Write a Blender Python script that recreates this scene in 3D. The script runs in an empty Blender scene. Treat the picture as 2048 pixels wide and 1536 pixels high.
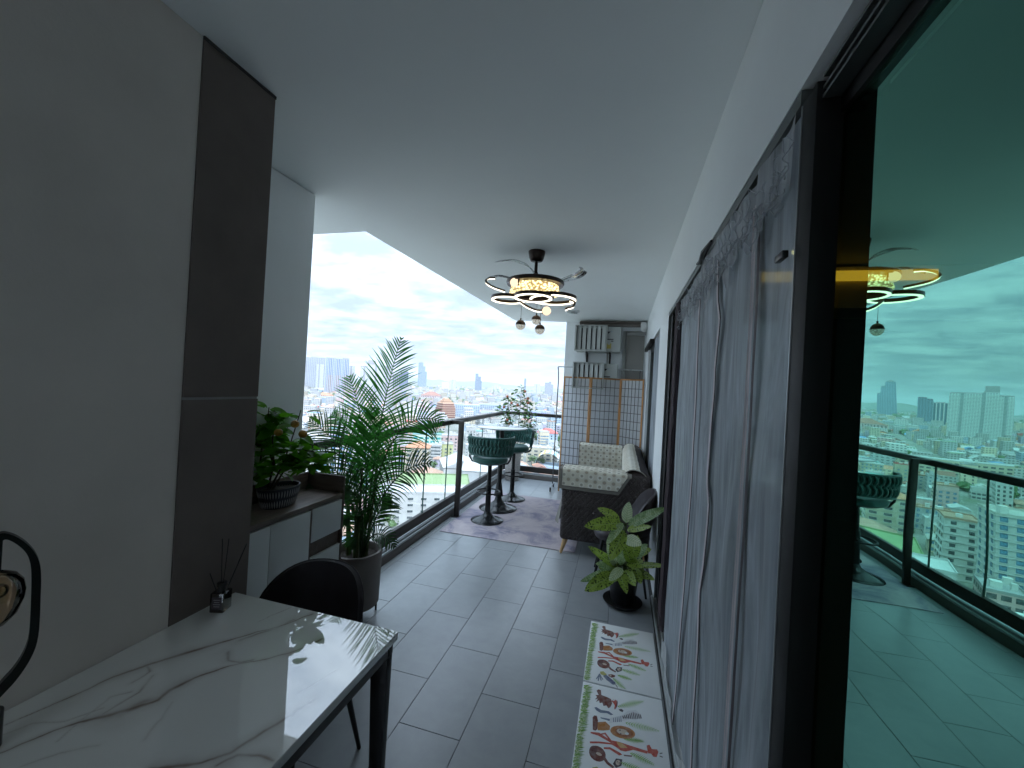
import bpy, bmesh, math, random
from mathutils import Vector, Matrix, noise
import numpy as np
R=math.radians
rnd=random.Random(7)
SC=bpy.context.scene
COL=SC.collection
# ---------------------------------------------------------------- camera
yaw,pitch,roll=0.266153,0.0052874,0.055482
FPX=807.92; CAMZ=1.6
cy,sy=math.cos(yaw),math.sin(yaw)
_f=Vector((-sy*math.cos(pitch),cy*math.cos(pitch),math.sin(pitch)))
_r0=Vector((cy,sy,0)); _u0=_r0.cross(_f)
_r=_r0*math.cos(roll)+_u0*math.sin(roll); _u=_r.cross(_f)
cam_d=bpy.data.cameras.new('camera'); cam=bpy.data.objects.new('camera',cam_d); COL.objects.link(cam)
cam_d.sensor_width=36; cam_d.lens=FPX/2048*36; cam_d.clip_start=.02; cam_d.clip_end=60000
M=Matrix((( _r.x,_u.x,-_f.x,0),( _r.y,_u.y,-_f.y,0),( _r.z,_u.z,-_f.z,CAMZ),(0,0,0,1)))
cam.matrix_world=M
SC.camera=cam
# ---------------------------------------------------------------- world, sun, exposure
SUN_EL,SUN_AZ=52,138         # azimuth clockwise from +Y
w=bpy.data.worlds.new('World'); SC.world=w; w.use_nodes=True
nt=w.node_tree; nt.nodes.clear()
def wn(t,**k):
    n=nt.nodes.new(t)
    for a,b in k.items(): setattr(n,a,b)
    return n
out=wn('ShaderNodeOutputWorld'); bg=wn('ShaderNodeBackground'); bg.inputs['Strength'].default_value=0.1
sky=wn('ShaderNodeTexSky'); sky.sky_type='NISHITA'; sky.sun_disc=False
sky.sun_elevation=R(SUN_EL); sky.sun_rotation=R(SUN_AZ); sky.dust_density=2.5; sky.altitude=60
tc=wn('ShaderNodeTexCoord'); sep=wn('ShaderNodeSeparateXYZ'); nt.links.new(tc.outputs['Generated'],sep.inputs[0])
def mth(op,a,b=None,c=None,clamp=False):
    n=wn('ShaderNodeMath',operation=op,use_clamp=clamp)
    for i,v in enumerate((a,b,c)):
        if v is None: continue
        if isinstance(v,(int,float)): n.inputs[i].default_value=v
        else: nt.links.new(v,n.inputs[i])
    return n.outputs[0]
zc=mth('MAXIMUM',sep.outputs[2],0.0); zd=mth('ADD',zc,0.11)
cx=mth('DIVIDE',sep.outputs[0],zd); cyy=mth('DIVIDE',sep.outputs[1],zd)
cmb=wn('ShaderNodeCombineXYZ'); nt.links.new(cx,cmb.inputs[0]); nt.links.new(cyy,cmb.inputs[1])
rotm=wn('ShaderNodeMapping'); rotm.inputs['Rotation'].default_value=(0,0,R(-28)); rotm.inputs['Scale'].default_value=(.75,1.0,1)
nt.links.new(cmb.outputs[0],rotm.inputs[0])
n1=wn('ShaderNodeTexNoise'); n1.inputs['Scale'].default_value=1.1; n1.inputs['Detail'].default_value=9; n1.inputs['Roughness'].default_value=.6; n1.inputs['Distortion'].default_value=.7
nt.links.new(rotm.outputs[0],n1.inputs['Vector'])
n2=wn('ShaderNodeTexNoise'); n2.inputs['Scale'].default_value=2.6; n2.inputs['Detail'].default_value=10; n2.inputs['Roughness'].default_value=.62; n2.inputs['Distortion'].default_value=.25
nt.links.new(rotm.outputs[0],n2.inputs['Vector'])
cov=wn('ShaderNodeMapRange'); cov.inputs[1].default_value=.36; cov.inputs[2].default_value=.58; cov.inputs[3].default_value=.86; cov.inputs[4].default_value=1.0
nt.links.new(n1.outputs['Fac'],cov.inputs[0])
# cloud shade: white tops, blue-grey bellies
sh=wn('ShaderNodeMapRange'); sh.inputs[1].default_value=.40; sh.inputs[2].default_value=.64
nt.links.new(n2.outputs['Fac'],sh.inputs[0])
cc=wn('ShaderNodeMix',data_type='RGBA'); cc.inputs[6].default_value=(1.12,1.43,1.86,1); cc.inputs[7].default_value=(2.12,2.54,2.95,1)
nt.links.new(sh.outputs[0],cc.inputs[0])
mx=wn('ShaderNodeMix',data_type='RGBA')
nt.links.new(cov.outputs[0],mx.inputs[0]); sk_=wn('ShaderNodeVectorMath',operation='SCALE'); sk_.inputs['Scale'].default_value=.3; nt.links.new(sky.outputs[0],sk_.inputs[0]); nt.links.new(sk_.outputs[0],mx.inputs[6]); nt.links.new(cc.outputs[2],mx.inputs[7])
grad=mth('MULTIPLY_ADD',mth('POWER',zc,1.4),2.6,.86)      # an overcast sky grows brighter towards the zenith
gm_=wn('ShaderNodeVectorMath',operation='SCALE'); nt.links.new(mx.outputs[2],gm_.inputs[0]); SVD=wn('ShaderNodeVectorMath',operation='DOT_PRODUCT'); nt.links.new(tc.outputs['Generated'],SVD.inputs[0])
SVD.inputs[1].default_value=(math.sin(R(SUN_AZ))*math.cos(R(SUN_EL)),math.cos(R(SUN_AZ))*math.cos(R(SUN_EL)),math.sin(R(SUN_EL)))
halo=mth('MULTIPLY_ADD',mth('POWER',mth('MAXIMUM',SVD.outputs['Value'],0.0),3.0),1.8,1.0)   # thin cloud is brighter round the veiled sun
nt.links.new(mth('MULTIPLY',grad,halo),gm_.inputs['Scale'])
nt.links.new(gm_.outputs[0],bg.inputs[0]); nt.links.new(bg.outputs[0],out.inputs[0])
sd=bpy.data.lights.new('sun','SUN'); sd.energy=.5; sd.angle=R(12); sd.color=(1,.96,.9)
sun=bpy.data.objects.new('sun',sd); COL.objects.link(sun)
sv=Vector((math.sin(R(SUN_AZ))*math.cos(R(SUN_EL)),math.cos(R(SUN_AZ))*math.cos(R(SUN_EL)),math.sin(R(SUN_EL))))
sun.rotation_euler=sv.to_track_quat('Z','Y').to_euler()
SC.view_settings.view_transform='Standard'; SC.view_settings.look='None'
SC.view_settings.gamma=1; SC.view_settings.use_curve_mapping=False; SC.view_settings.exposure=2.45
SC.render.engine='CYCLES'
cy_=SC.cycles; cy_.max_bounces=9; cy_.diffuse_bounces=6; cy_.glossy_bounces=4; cy_.transmission_bounces=4
cy_.transparent_max_bounces=16; cy_.volume_bounces=0; cy_.use_denoising=True; cy_.sample_clamp_indirect=6; cy_.caustics_reflective=False; cy_.caustics_refractive=False
try: cy_.denoiser='OPENIMAGEDENOISE'
except Exception: pass
# ---------------------------------------------------------------- helpers: pixels measured on the photograph -> points of the place
def ray(px,py): return _r*((px-1024)/FPX)-_u*((py-768)/FPX)+_f
def onz(px,py,z):
    d=ray(px,py); t=(z-CAMZ)/d.z; return Vector((d.x*t,d.y*t,z))
def ony(px,py,y):
    d=ray(px,py); t=y/d.y; return Vector((d.x*t,y,CAMZ+d.z*t))
def onx(px,py,x):
    d=ray(px,py); t=x/d.x; return Vector((x,d.y*t,CAMZ+d.z*t))
# ---------------------------------------------------------------- materials
MATS={}
class NB:
    def __init__(s,name):
        s.m=bpy.data.materials.new(name); s.m.use_nodes=True; s.t=s.m.node_tree; s.t.nodes.clear()
        s.out=s.n('ShaderNodeOutputMaterial')
    def n(s,t,**k):
        x=s.t.nodes.new(t)
        for a,b in k.items(): setattr(x,a,b)
        return x
    def l(s,a,b): s.t.links.new(a,b)
    def put(s,sock,v):
        if hasattr(v,'default_value') and hasattr(v,'is_output'): s.l(v,sock)
        else: sock.default_value=v
    def math(s,op,a,b=None,c=None,clamp=False):
        x=s.n('ShaderNodeMath',operation=op,use_clamp=clamp)
        for i,v in enumerate((a,b,c)):
            if v is not None: s.put(x.inputs[i],v)
        return x.outputs[0]
    def co(s,kind='Object',scale=(1,1,1),rot=(0,0,0),loc=(0,0,0)):
        tc=s.n('ShaderNodeTexCoord'); mp=s.n('ShaderNodeMapping'); mp.inputs['Scale'].default_value=scale
        mp.inputs['Rotation'].default_value=rot; mp.inputs['Location'].default_value=loc
        s.l(tc.outputs[kind],mp.inputs[0]); return mp.outputs[0]
    def noise(s,v,scale,detail=4,rough=.55,dist=0):
        x=s.n('ShaderNodeTexNoise'); x.inputs['Scale'].default_value=scale; x.inputs['Detail'].default_value=detail
        x.inputs['Roughness'].default_value=rough; x.inputs['Distortion'].default_value=dist
        if v is not None: s.l(v,x.inputs['Vector'])
        return x.outputs['Fac']
    def ramp(s,f,stops):
        x=s.n('ShaderNodeValToRGB'); s.l(f,x.inputs[0]); cr=x.color_ramp
        while len(cr.elements)<len(stops): cr.elements.new(.5)
        for e,(p,c) in zip(cr.elements,stops): e.position=p; e.color=(*c,1) if len(c)==3 else c
        return x.outputs[0]
    def mr(s,f,a,b,c,d):
        x=s.n('ShaderNodeMapRange'); s.l(f,x.inputs[0])
        for i,v in enumerate((a,b,c,d)): x.inputs[i+1].default_value=v
        return x.outputs[0]
    def mix(s,f,a,b,blend='MIX'):
        x=s.n('ShaderNodeMix',data_type='RGBA',blend_type=blend); s.put(x.inputs[0],f)
        s.put(x.inputs[6],a if not isinstance(a,tuple) else (*a[:3],1)); s.put(x.inputs[7],b if not isinstance(b,tuple) else (*b[:3],1))
        return x.outputs[2]
    def bump(s,h,strength=.3,dist=.01):
        x=s.n('ShaderNodeBump'); x.inputs['Strength'].default_value=strength; x.inputs['Distance'].default_value=dist
        s.l(h,x.inputs['Height']); return x.outputs[0]
    def bsdf(s,color=(.5,.5,.5),rough=.5,metal=0,normal=None,link=True,**k):
        x=s.n('ShaderNodeBsdfPrincipled')
        s.put(x.inputs['Base Color'],color if not isinstance(color,tuple) else (*color[:3],1))
        s.put(x.inputs['Roughness'],rough); x.inputs['Metallic'].default_value=metal
        if normal is not None: s.l(normal,x.inputs['Normal'])
        for a,b in k.items(): s.put(x.inputs[a.replace('_',' ')],b)
        if link: s.l(x.outputs[0],s.out.inputs[0])
        return x.outputs[0]
def pmat(name,color,rough=.5,metal=0,var=.12,vs=3,bump=0,bs=60,bd=.002,**k):
    b=NB(name); v=b.co()
    f=b.noise(v,vs,5,.6)
    lo=tuple(c*(1-var) for c in color); hi=tuple(min(1,c*(1+var)) for c in color)
    col=b.mix(b.mr(f,.3,.7,0,1),lo,hi)
    rg=b.mr(f,.3,.7,max(0,rough-.05),min(1,rough+.07))
    nm=b.bump(b.noise(v,bs,3),bump,bd) if bump else None
    b.bsdf(col,rg,metal,nm,**k); MATS[name]=b.m; return b.m
def emat(name,color,st):
    b=NB(name); e=b.n('ShaderNodeEmission'); e.inputs[0].default_value=(*color,1); e.inputs[1].default_value=st
    b.l(e.outputs[0],b.out.inputs[0]); return b.m
# ---------------------------------------------------------------- mesh builder
class MB:
    def __init__(s): s.v=[]; s.f=[]; s.c=[]; s.smooth=False
    def add(s,vs,fs,col=None):
        o=len(s.v); s.v+= [tuple(p) for p in vs]; s.f+= [tuple(i+o for i in f) for f in fs]
        if col is not None: s.c+=[col]*len(fs)
        return s
    def box(s,x0,x1,y0,y1,z0,z1,M=None,col=None,bottom=True):
        vs=[(x0,y0,z0),(x1,y0,z0),(x1,y1,z0),(x0,y1,z0),(x0,y0,z1),(x1,y0,z1),(x1,y1,z1),(x0,y1,z1)]
        if M is not None: vs=[M@Vector(p) for p in vs]
        fs=[(4,5,6,7),(0,1,5,4),(1,2,6,5),(2,3,7,6),(3,0,4,7)]
        if bottom: fs.append((3,2,1,0))
        return s.add(vs,fs,col)
    def quad(s,a,b,c,d,col=None): return s.add([a,b,c,d],[(0,1,2,3)],col)
    def poly(s,pts,col=None): return s.add(pts,[tuple(range(len(pts)))],col)
    def prism(s,pts,z0,z1,M=None,col=None):
        n=len(pts); vs=[(p[0],p[1],z0) for p in pts]+[(p[0],p[1],z1) for p in pts]
        if M is not None: vs=[M@Vector(p) for p in vs]
        fs=[tuple(range(n,2*n)),tuple(reversed(range(n)))]+[(i,(i+1)%n,n+(i+1)%n,n+i) for i in range(n)]
        return s.add(vs,fs,col)
    def tube(s,pts,r,n=8,caps=True,closed=False,flat=1.0,up=None):
        pts=[Vector(p) for p in pts]; N=len(pts); rs=r if isinstance(r,(list,tuple)) else [r]*N
        vs=[];prev=None
        for i,p in enumerate(pts):
            a=pts[(i-1)%N] if (closed or i>0) else p; b=pts[(i+1)%N] if (closed or i<N-1) else p
            t=(b-a)
            if t.length<1e-9: t=Vector((0,0,1))
            t.normalize()
            if up is not None: s1=t.cross(Vector(up))
            elif prev is None: s1=t.cross(Vector((0,0,1)) if abs(t.z)<.9 else Vector((1,0,0)))
            else: s1=prev-t*prev.dot(t)
            if s1.length<1e-6: s1=t.cross(Vector((1,0,0)))
            s1.normalize(); prev=s1; s2=t.cross(s1)
            for k in range(n):
                q=2*math.pi*(k+.5)/n; vs.append(p+s1*math.cos(q)*rs[i]+s2*math.sin(q)*rs[i]*flat)
        fs=[]
        for i in range(N if closed else N-1):
            j=(i+1)%N
            for k in range(n):
                k2=(k+1)%n; fs.append((i*n+k,i*n+k2,j*n+k2,j*n+k))
        if caps and not closed:
            fs.append(tuple(reversed(range(n)))); fs.append(tuple((N-1)*n+k for k in range(n)))
        return s.add(vs,fs)
    def lathe(s,prof,c=(0,0,0),n=24,M=None,sx=1,sy_=1):
        vs=[];k=len(prof)
        for i in range(n):
            q=2*math.pi*i/n
            for (r,z) in prof:
                p=Vector((c[0]+r*math.cos(q)*sx,c[1]+r*math.sin(q)*sy_,c[2]+z)); vs.append(M@p if M is not None else p)
        fs=[]
        for i in range(n):
            j=(i+1)%n
            for a in range(k-1):
                fs.append((i*k+a,j*k+a,j*k+a+1,i*k+a+1))
        s.add(vs,fs)
        return s
    def sphere(s,c,r,n=12,m=8,z0=-1,z1=1,sc=(1,1,1)):
        prof=[]
        a0=math.asin(z0);a1=math.asin(z1)
        for i in range(m+1):
            a=a0+(a1-a0)*i/m; prof.append((max(1e-5,r*math.cos(a)),r*math.sin(a)*sc[2]))
        return s.lathe(prof,c,n,None,sc[0],sc[1])
    def mesh(s,name,mat,smooth=False):
        me=bpy.data.meshes.new(name); me.from_pydata([tuple(p) for p in s.v],[],s.f)
        if mat is not None: me.materials.append(mat)
        if s.c and len(s.c)==len(s.f):
            ca=me.color_attributes.new('Col','FLOAT_COLOR','CORNER')
            arr=[]
            for f,c in zip(s.f,s.c):
                arr+= [c[0],c[1],c[2],1]*len(f)
            ca.data.foreach_set('color',arr)
        if smooth: me.polygons.foreach_set('use_smooth',[True]*len(me.polygons))
        me.update(); return me
    def build(s,name,mat,parent=None,smooth=False,bevel=0,seg=2,kind=None,label=None,angle=40):
        me=s.mesh(name,mat,smooth)
        o=bpy.data.objects.new(name,me); COL.objects.link(o)
        if parent is not None: o.parent=parent
        if kind: o['kind']=kind
        if label: o['label']=label
        if bevel:
            bm=bmesh.new(); bm.from_mesh(me); bmesh.ops.remove_doubles(bm,verts=bm.verts,dist=1e-5)
            ed=[e for e in bm.edges if len(e.link_faces)==2 and e.calc_face_angle(0)>R(angle)]
            bmesh.ops.bevel(bm,geom=ed,offset=bevel,segments=seg,affect='EDGES',profile=.5)
            bm.to_mesh(me); bm.free(); me.polygons.foreach_set('use_smooth',[True]*len(me.polygons))
            try: me.set_sharp_from_angle(angle=R(38))
            except Exception: pass
        elif smooth:
            try: me.set_sharp_from_angle(angle=R(50))
            except Exception: pass
        return o
def T(name,label,cat,loc=(0,0,0),rz=0,group=None):
    o=bpy.data.objects.new(name,None); COL.objects.link(o); o.location=loc; o.rotation_euler=(0,0,rz)
    o.empty_display_size=.1; o['label']=label; o['category']=cat
    if group: o['group']=group
    return o
def tag(o,label,cat,group=None,kind=None):
    if label: o['label']=label
    if cat: o['category']=cat
    if group: o['group']=group
    if kind: o['kind']=kind
    return o
def structo(o): o['kind']='structure'; return o
def dup_tree(root,loc,rz,label):
    m={}
    def cp(o,par):
        c=o.copy(); COL.objects.link(c)
        if par is not None: c.parent=par
        for ch in list(o.children): cp(ch,c)
        return c
    r=cp(root,None); r.location=loc; r.rotation_euler=(0,0,rz); r['label']=label
    return r
def inst(name,me,parent,M=None,label=None):
    o=bpy.data.objects.new(name,me); COL.objects.link(o)
    if parent is not None: o.parent=parent
    if M is not None: o.matrix_local=M
    if label: o['label']=label
    return o
# ================================================================ materials of the balcony
white_wall=pmat('white_wall',(.85,.88,.885),.85,0,.04,1.1,.3,120,.0015)
cream_wall=pmat('cream_wall',(.70,.645,.59),.9,0,.08,2.1,.35,110,.0015)
ceil_m=pmat('ceiling_paint',(.86,.89,.89),.9,0,.03,.7,.25,90,.0015)
grey_col=pmat('grey_column',(.155,.128,.115),.85,0,.16,3.2,.35,120,.0015)
dark_metal=pmat('dark_metal',(.045,.038,.034),.42,.5,.15,6)
black_metal=pmat('black_metal',(.018,.018,.019),.35,.5,.1,8)
alu=pmat('aluminium',(.42,.44,.45),.38,.7,.08,9)
bronze=pmat('bronze_kerb',(.13,.115,.105),.6,.1,.12,6)
steel=pmat('steel',(.55,.56,.57),.28,.9,.08,9)
white_plastic=pmat('white_plastic',(.72,.73,.72),.5,0,.04,5)
chair_m=pmat('dark_velvet',(.020,.015,.019),.75,0,.2,14,.2,300,.001)
plum=pmat('plum_leather',(.022,.013,.018),.45,0,.2,9,.2,200,.001)
green_velvet=pmat('green_velvet',(.007,.085,.070),.48,0,.25,20,.15,250,.001,Sheen_Weight=.3)
soil=pmat('soil',(.03,.022,.016),.95,0,.4,40,.8,60,.01)
pot_grey=pmat('taupe_pot',(.17,.145,.13),.7,0,.1,5,.2,80,.002)
pot_black=pmat('black_pot',(.012,.012,.013),.35,0,.2,5)
stem_m=pmat('stem',(.07,.10,.03),.6,0,.3,10)
bark=pmat('thin_bark',(.06,.05,.035),.8,0,.3,20)
def tile_mat():
    b=NB('grey_floor_tile'); v=b.co('Object'); 
    oi=b.n('ShaderNodeObjectInfo')
    va=b.n('ShaderNodeVectorMath',operation='ADD'); b.l(v,va.inputs[0])
    cm=b.n('ShaderNodeCombineXYZ'); b.l(b.math('MULTIPLY',oi.outputs['Random'],37),cm.inputs[0]); b.l(cm.outputs[0],va.inputs[1])
    f=b.noise(va.outputs[0],7,8,.65,.3); g=b.noise(va.outputs[0],95,4,.7)
    h=b.mix(b.mr(f,.3,.72,0,1),(.27,.285,.305),(.34,.355,.37))
    h=b.mix(b.math('MULTIPLY',b.mr(g,.4,.7,0,1),.04),h,(.40,.415,.43))
    h=b.mix(b.math('MULTIPLY',oi.outputs['Random'],.22),h,(.25,.265,.28))
    b.bsdf(h,b.mr(f,.3,.7,.275,.295),0,None,Specular_IOR_Level=.7); return b.m
tile_m=tile_mat()
grout=pmat('grout',(.09,.09,.09),.9,0,.15,20)
def wood_mat(name,a,c,scale=(1,14,14),rough=.45):
    b=NB(name); v=b.co('Object',scale); f=b.noise(v,2.2,6,.6,1.4); g=b.noise(v,12,4,.6)
    col=b.mix(b.mr(f,.35,.65,0,1),a,c); col=b.mix(b.math('MULTIPLY',b.mr(g,.45,.65,0,1),.35),col,tuple(x*.55 for x in a))
    b.bsdf(col,rough,0,b.bump(g,.12,.002)); return b.m
wood_top=wood_mat('walnut_top',(.10,.075,.06),(.19,.145,.12),(14,1.2,14))
wood_dark=wood_mat('walnut_dark',(.075,.052,.04),(.13,.095,.075),(1.2,14,14),.5)
pine=wood_mat('pine_frame',(.50,.24,.09),(.62,.33,.13),(14,14,1.2),.5)
oak_leg=wood_mat('oak_leg',(.45,.27,.12),(.58,.38,.18),(14,14,1.2),.45)
def marble_mat():
    b=NB('white_marble'); v=b.co(); a=b.n('ShaderNodeAttribute'); a.attribute_name='Col'
    n=b.noise(v,260,4,.7)
    b.bsdf(b.mix(b.math('MULTIPLY',b.mr(n,.4,.7,0,1),.05),a.outputs['Color'],(.4,.38,.36)),.03,0,None,Coat_Weight=1.0,Coat_Roughness=.012,Coat_IOR=1.75,Specular_IOR_Level=.9); return b.m
marble=marble_mat()
marble_edge=pmat('marble_edge',(.70,.71,.69),.08,0,.05,4,Coat_Weight=1.0,Coat_Roughness=.02)
def glass_thin(name,tint=(.93,.97,.96),refl=(1,1,1),base=.0,ior=1.5):
    b=NB(name); tr=b.n('ShaderNodeBsdfTransparent'); tr.inputs[0].default_value=(*tint,1)
    gl=b.n('ShaderNodeBsdfGlossy'); gl.inputs['Color'].default_value=(*refl,1); gl.inputs['Roughness'].default_value=.0
    if base>.3: b.l(b.bump(b.noise(b.co(),1.6,2),.25,.010),gl.inputs['Normal'])      # slight waviness of a big pane
    fr=b.n('ShaderNodeFresnel'); fr.inputs[0].default_value=ior
    f=b.math('MINIMUM',b.math('ADD',fr.outputs[0],base),1.0) if base else fr.outputs[0]
    mx=b.n('ShaderNodeMixShader'); b.l(f,mx.inputs[0]); b.l(tr.outputs[0],mx.inputs[1]); b.l(gl.outputs[0],mx.inputs[2]); b.l(mx.outputs[0],b.out.inputs[0]); return b.m
clear_glass=glass_thin('clear_glass',(.93,.975,.965))
green_edge=pmat('glass_edge',(.03,.10,.085),.15)
mirror_glass=glass_thin('green_coated_glass',(.36,.40,.11),(.38,.90,.72),.36,1.5)
side_glass=glass_thin('dark_green_glass',(.30,.38,.34),(.75,.95,.9),.10,1.5)
door_metal=pmat('black_door_frame',(.005,.005,.005),.6,.0,.2,8,Specular_IOR_Level=.25)
frame_grey=pmat('grey_window_frame',(.10,.11,.11),.4,.5,.1,8)
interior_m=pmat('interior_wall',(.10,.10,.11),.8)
# ================================================================ floor of single tiles
XW=.32; CZ=2.70
fl=MB().box(-2.10,XW+.12,-3.4,7.12,-.30,-.0035).build('floor',grout); structo(fl)
x0=-1.535-.305*2
k=-2
GAP=.0012
cnt=0
for ci in range(0,9):
    xa=x0+ci*.305; xb=xa+.305
    # column [-0.92,-0.61] has joints at 1.717+.6k ; the next ones are shifted by half a tile
    idx=round((xa+.925)/.305); off=1.717 if idx%2==0 else 2.013
    xa2=max(xa,-1.90); xb2=min(xb,XW-.012)
    if xb2-xa2<.02: continue
    y=off-6*.5985
    while y<6.9:
        ya=max(y,-1.6); yb=min(y+.5985,6.90)
        if yb-ya>.02:
            me=MB().box(xa2+GAP-xa,xb2-GAP-xa,ya+GAP-y,yb-GAP-y,-.0034,.0)
            o=me.build('tile',tile_m,fl,bevel=.0009,seg=1); o.location=(xa,y,rnd.uniform(-.0003,.0002)); cnt+=1
        y+=.5985
# ================================================================ ceiling, walls
def prism_obj(name,pts,z0,z1,mat,bevel=0): return MB().prism(pts,z0,z1).build(name,mat,None,bevel=bevel)
ceil=prism_obj('ceiling',[(-4.2,-3.4),(XW+.3,-3.4),(XW+.3,7.5),(-.93,7.5),(-.93,6.62),(-1.78,6.50),(-1.917,2.62),(-4.2,2.62)],CZ,CZ+.28,ceil_m); structo(ceil)
# left partition: cream wall beside the table, grey column, recess wall
o=MB().box(-1.60,-1.395,-2.2,.998,-.004,CZ-.002).build('wall_left',cream_wall); structo(o)
colm=T('grey_column','dark grey plastered column with a thin pale band standing beside the table','column',(-1.39,1.15,0))
MB().box(-.21,.0,-.15,.133,-.003,1.494).build('column_shaft',grey_col,colm)
MB().box(-.21,.0,-.15,.133,1.503,CZ-.012).build('column_shaft',grey_col,colm)
MB().box(-.21,-.003,-.149,.131,1.494,1.503).build('pale_band',pmat('pale_band',(.32,.32,.31),.8),colm)
MB().box(-.215,.003,-.152,.135,CZ-.012,CZ-.001).build('top_joint',pmat('joint_shadow_gap',(.05,.05,.05),.9),colm)
o=MB().box(-2.75,-1.86,1.285,2.045,-.3,CZ-.002).build('wall_recess',white_wall,bevel=.012); structo(o)
o=MB().box(-2.75,-1.602,-2.2,1.283,-.3,CZ-.003).build('wall_core',white_wall); structo(o)
o=MB().box(-.35,XW+.16,-3.55,-3.38,0,CZ-.002).build('wall_behind',cream_wall); structo(o)  # added unseen partial wall, shutting out some light from the open rear end
# right wall with two openings
wr=MB()
wr.box(XW,XW+.16,-3.4,6.6,2.238,CZ-.002); wr.box(XW,XW+.16,-3.4,-1.62,0,2.238)
wr.box(XW,XW+.16,3.335,4.06,.0,2.238)
wr.box(XW,XW+.16,5.75,6.6,.0,2.238)
o=wr.build('wall_right',white_wall); structo(o)
o=MB().box(-.93,XW+.16,6.602,7.45,-.3,CZ-.003).build('wall_end',white_wall); structo(o)
# interior room behind the glass
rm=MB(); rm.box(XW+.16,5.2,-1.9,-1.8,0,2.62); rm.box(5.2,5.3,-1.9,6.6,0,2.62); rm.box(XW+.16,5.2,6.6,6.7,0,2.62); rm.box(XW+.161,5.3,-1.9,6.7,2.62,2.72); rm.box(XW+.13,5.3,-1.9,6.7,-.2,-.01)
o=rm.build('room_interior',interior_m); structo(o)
cove=T('cove_light','warm lit ceiling cove inside the room behind the glass','light',(0,0,0))
MB().box(.90,4.8,3.45,3.9,2.30,2.60).build('bulkhead',pmat('cove_paint',(.5,.42,.25),.8),cove)
MB().box(.98,2.05,3.425,3.448,2.495,2.565).build('light_strip',emat('warm_strip',(1,.60,.13),.30),cove)

MB().prism([(1.05,3.10),(1.17,3.10),(1.17,3.30)],2.600,2.615).build('light_panel',emat('warm_panel',(1,.75,.35),1.2),cove)
# ================================================================ sliding doors
XG=.372
gd=T('sliding_door','large sliding glass door with green reflective pane and black frame','door',(XG,0,0))
MB().quad((0,-1.55,2.14),(0,.880,2.14),(0,.880,.07),(0,-1.55,.07)).build('glass_pane',mirror_glass,gd)
f=MB(); f.box(-.008,.03,-1.6,.878,2.14,2.232); f.box(-.012,.03,-1.6,.878,.012,.07)
f.build('frame_rail',door_metal,gd,bevel=.002)
MB().box(-.048,-.002,.872,.935,.03,2.205).build('stile',door_metal,gd,bevel=.002)
MB().box(-.050,-.043,.934,.9365,.03,2.2).build('edge_trim',alu,gd)
for z in (2.168,2.185,2.208): MB().box(-.040,-.01,-1.6,.868,z,z+.006).build('track',frame_grey,gd)
sg=T('sliding_door','dark sliding glass door panel hanging behind the grey mesh curtain','door',(XG,0,0))
MB().quad((0,.94,2.14),(0,3.27,2.14),(0,3.27,.08),(0,.94,.08)).build('glass_pane',side_glass,sg)
f=MB(); f.box(-.015,.02,.94,3.325,2.14,2.20); f.box(-.015,.02,.94,3.325,.03,.08); f.box(-.02,.02,3.27,3.325,.08,2.14); f.box(-.018,.018,2.18,2.25,.08,2.14)
f.build('frame',frame_grey,sg,bevel=.002)
MB().box(-.05,.10,3.328,3.334,.03,2.236).build('jamb',frame_grey,sg)
MB().box(-.035,-.028,3.20,3.326,.03,2.22).build('outer_stile',door_metal,sg)
MB().box(-.05,.10,.94,3.328,2.206,2.237).build('head_track',frame_grey,sg)
sill=MB(); sill.box(-.018,.10,-1.6,3.36,0,.022); sill.box(-.018,-.006,-1.6,3.36,.022,.034); sill.box(.012,.022,-1.6,3.36,.022,.036)
o=sill.build('threshold',pmat('pale_aluminium',(.55,.57,.58),.35,.5,.08,9),bevel=.002); o.location=(XW,0,0); tag(o,'pale aluminium door threshold running along the curtained glass door','threshold')
w2=T('window','far glass door partly covered by a grey mesh curtain, behind the sofa','window',(XW+.05,0,0))
MB().quad((0,4.08,2.15),(0,5.72,2.15),(0,5.72,.08),(0,4.08,.08)).build('glass_pane',side_glass,w2)
f=MB(); f.box(-.02,.03,4.062,5.748,2.15,2.236); f.box(-.02,.03,4.062,4.12,.02,2.15); f.box(-.02,.03,5.69,5.748,.02,2.15); f.box(-.02,.03,4.88,4.94,.02,2.15); f.box(-.02,.03,4.062,5.748,.0,.08)
f.build('frame',frame_grey,w2,bevel=.002)
# ================================================================ mesh curtains
def curtain_mat(name,col,alpha):
    b=NB(name); v=b.co('Object',(1,1,.15)); f=b.noise(v,11,5,.6,1.6)
    tr=b.n('ShaderNodeBsdfTransparent'); 
    lw=b.n('ShaderNodeLayerWeight'); lw.inputs[0].default_value=.35
    d=b.bsdf(b.mix(b.mr(f,.35,.75,0,1),col,tuple(min(1,c*1.65) for c in col)),.6,0,None,link=False,Sheen_Weight=.3)
    tl=b.n('ShaderNodeBsdfTranslucent'); tl.inputs[0].default_value=(*col,1)
    ms=b.n('ShaderNodeMixShader'); ms.inputs[0].default_value=.15; b.l(d,ms.inputs[1]); b.l(tl.outputs[0],ms.inputs[2])
    fac=b.math('ADD',b.math('MULTIPLY',lw.outputs['Facing'],.30),b.math('ADD',b.mr(f,.35,.75,-.12,.14),alpha),clamp=True)
    mx=b.n('ShaderNodeMixShader'); b.l(fac,mx.inputs[0]); b.l(tr.outputs[0],mx.inputs[1]); b.l(ms.outputs[0],mx.inputs[2]); b.l(mx.outputs[0],b.out.inputs[0]); return b.m
mesh_m=curtain_mat('grey_mesh',(.33,.375,.42),.58)
lace_m=curtain_mat('pale_lace',(.40,.42,.45),.35)
seam_dark=pmat('seam_dark',(.035,.022,.030),.6,0,.2,10)
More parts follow.
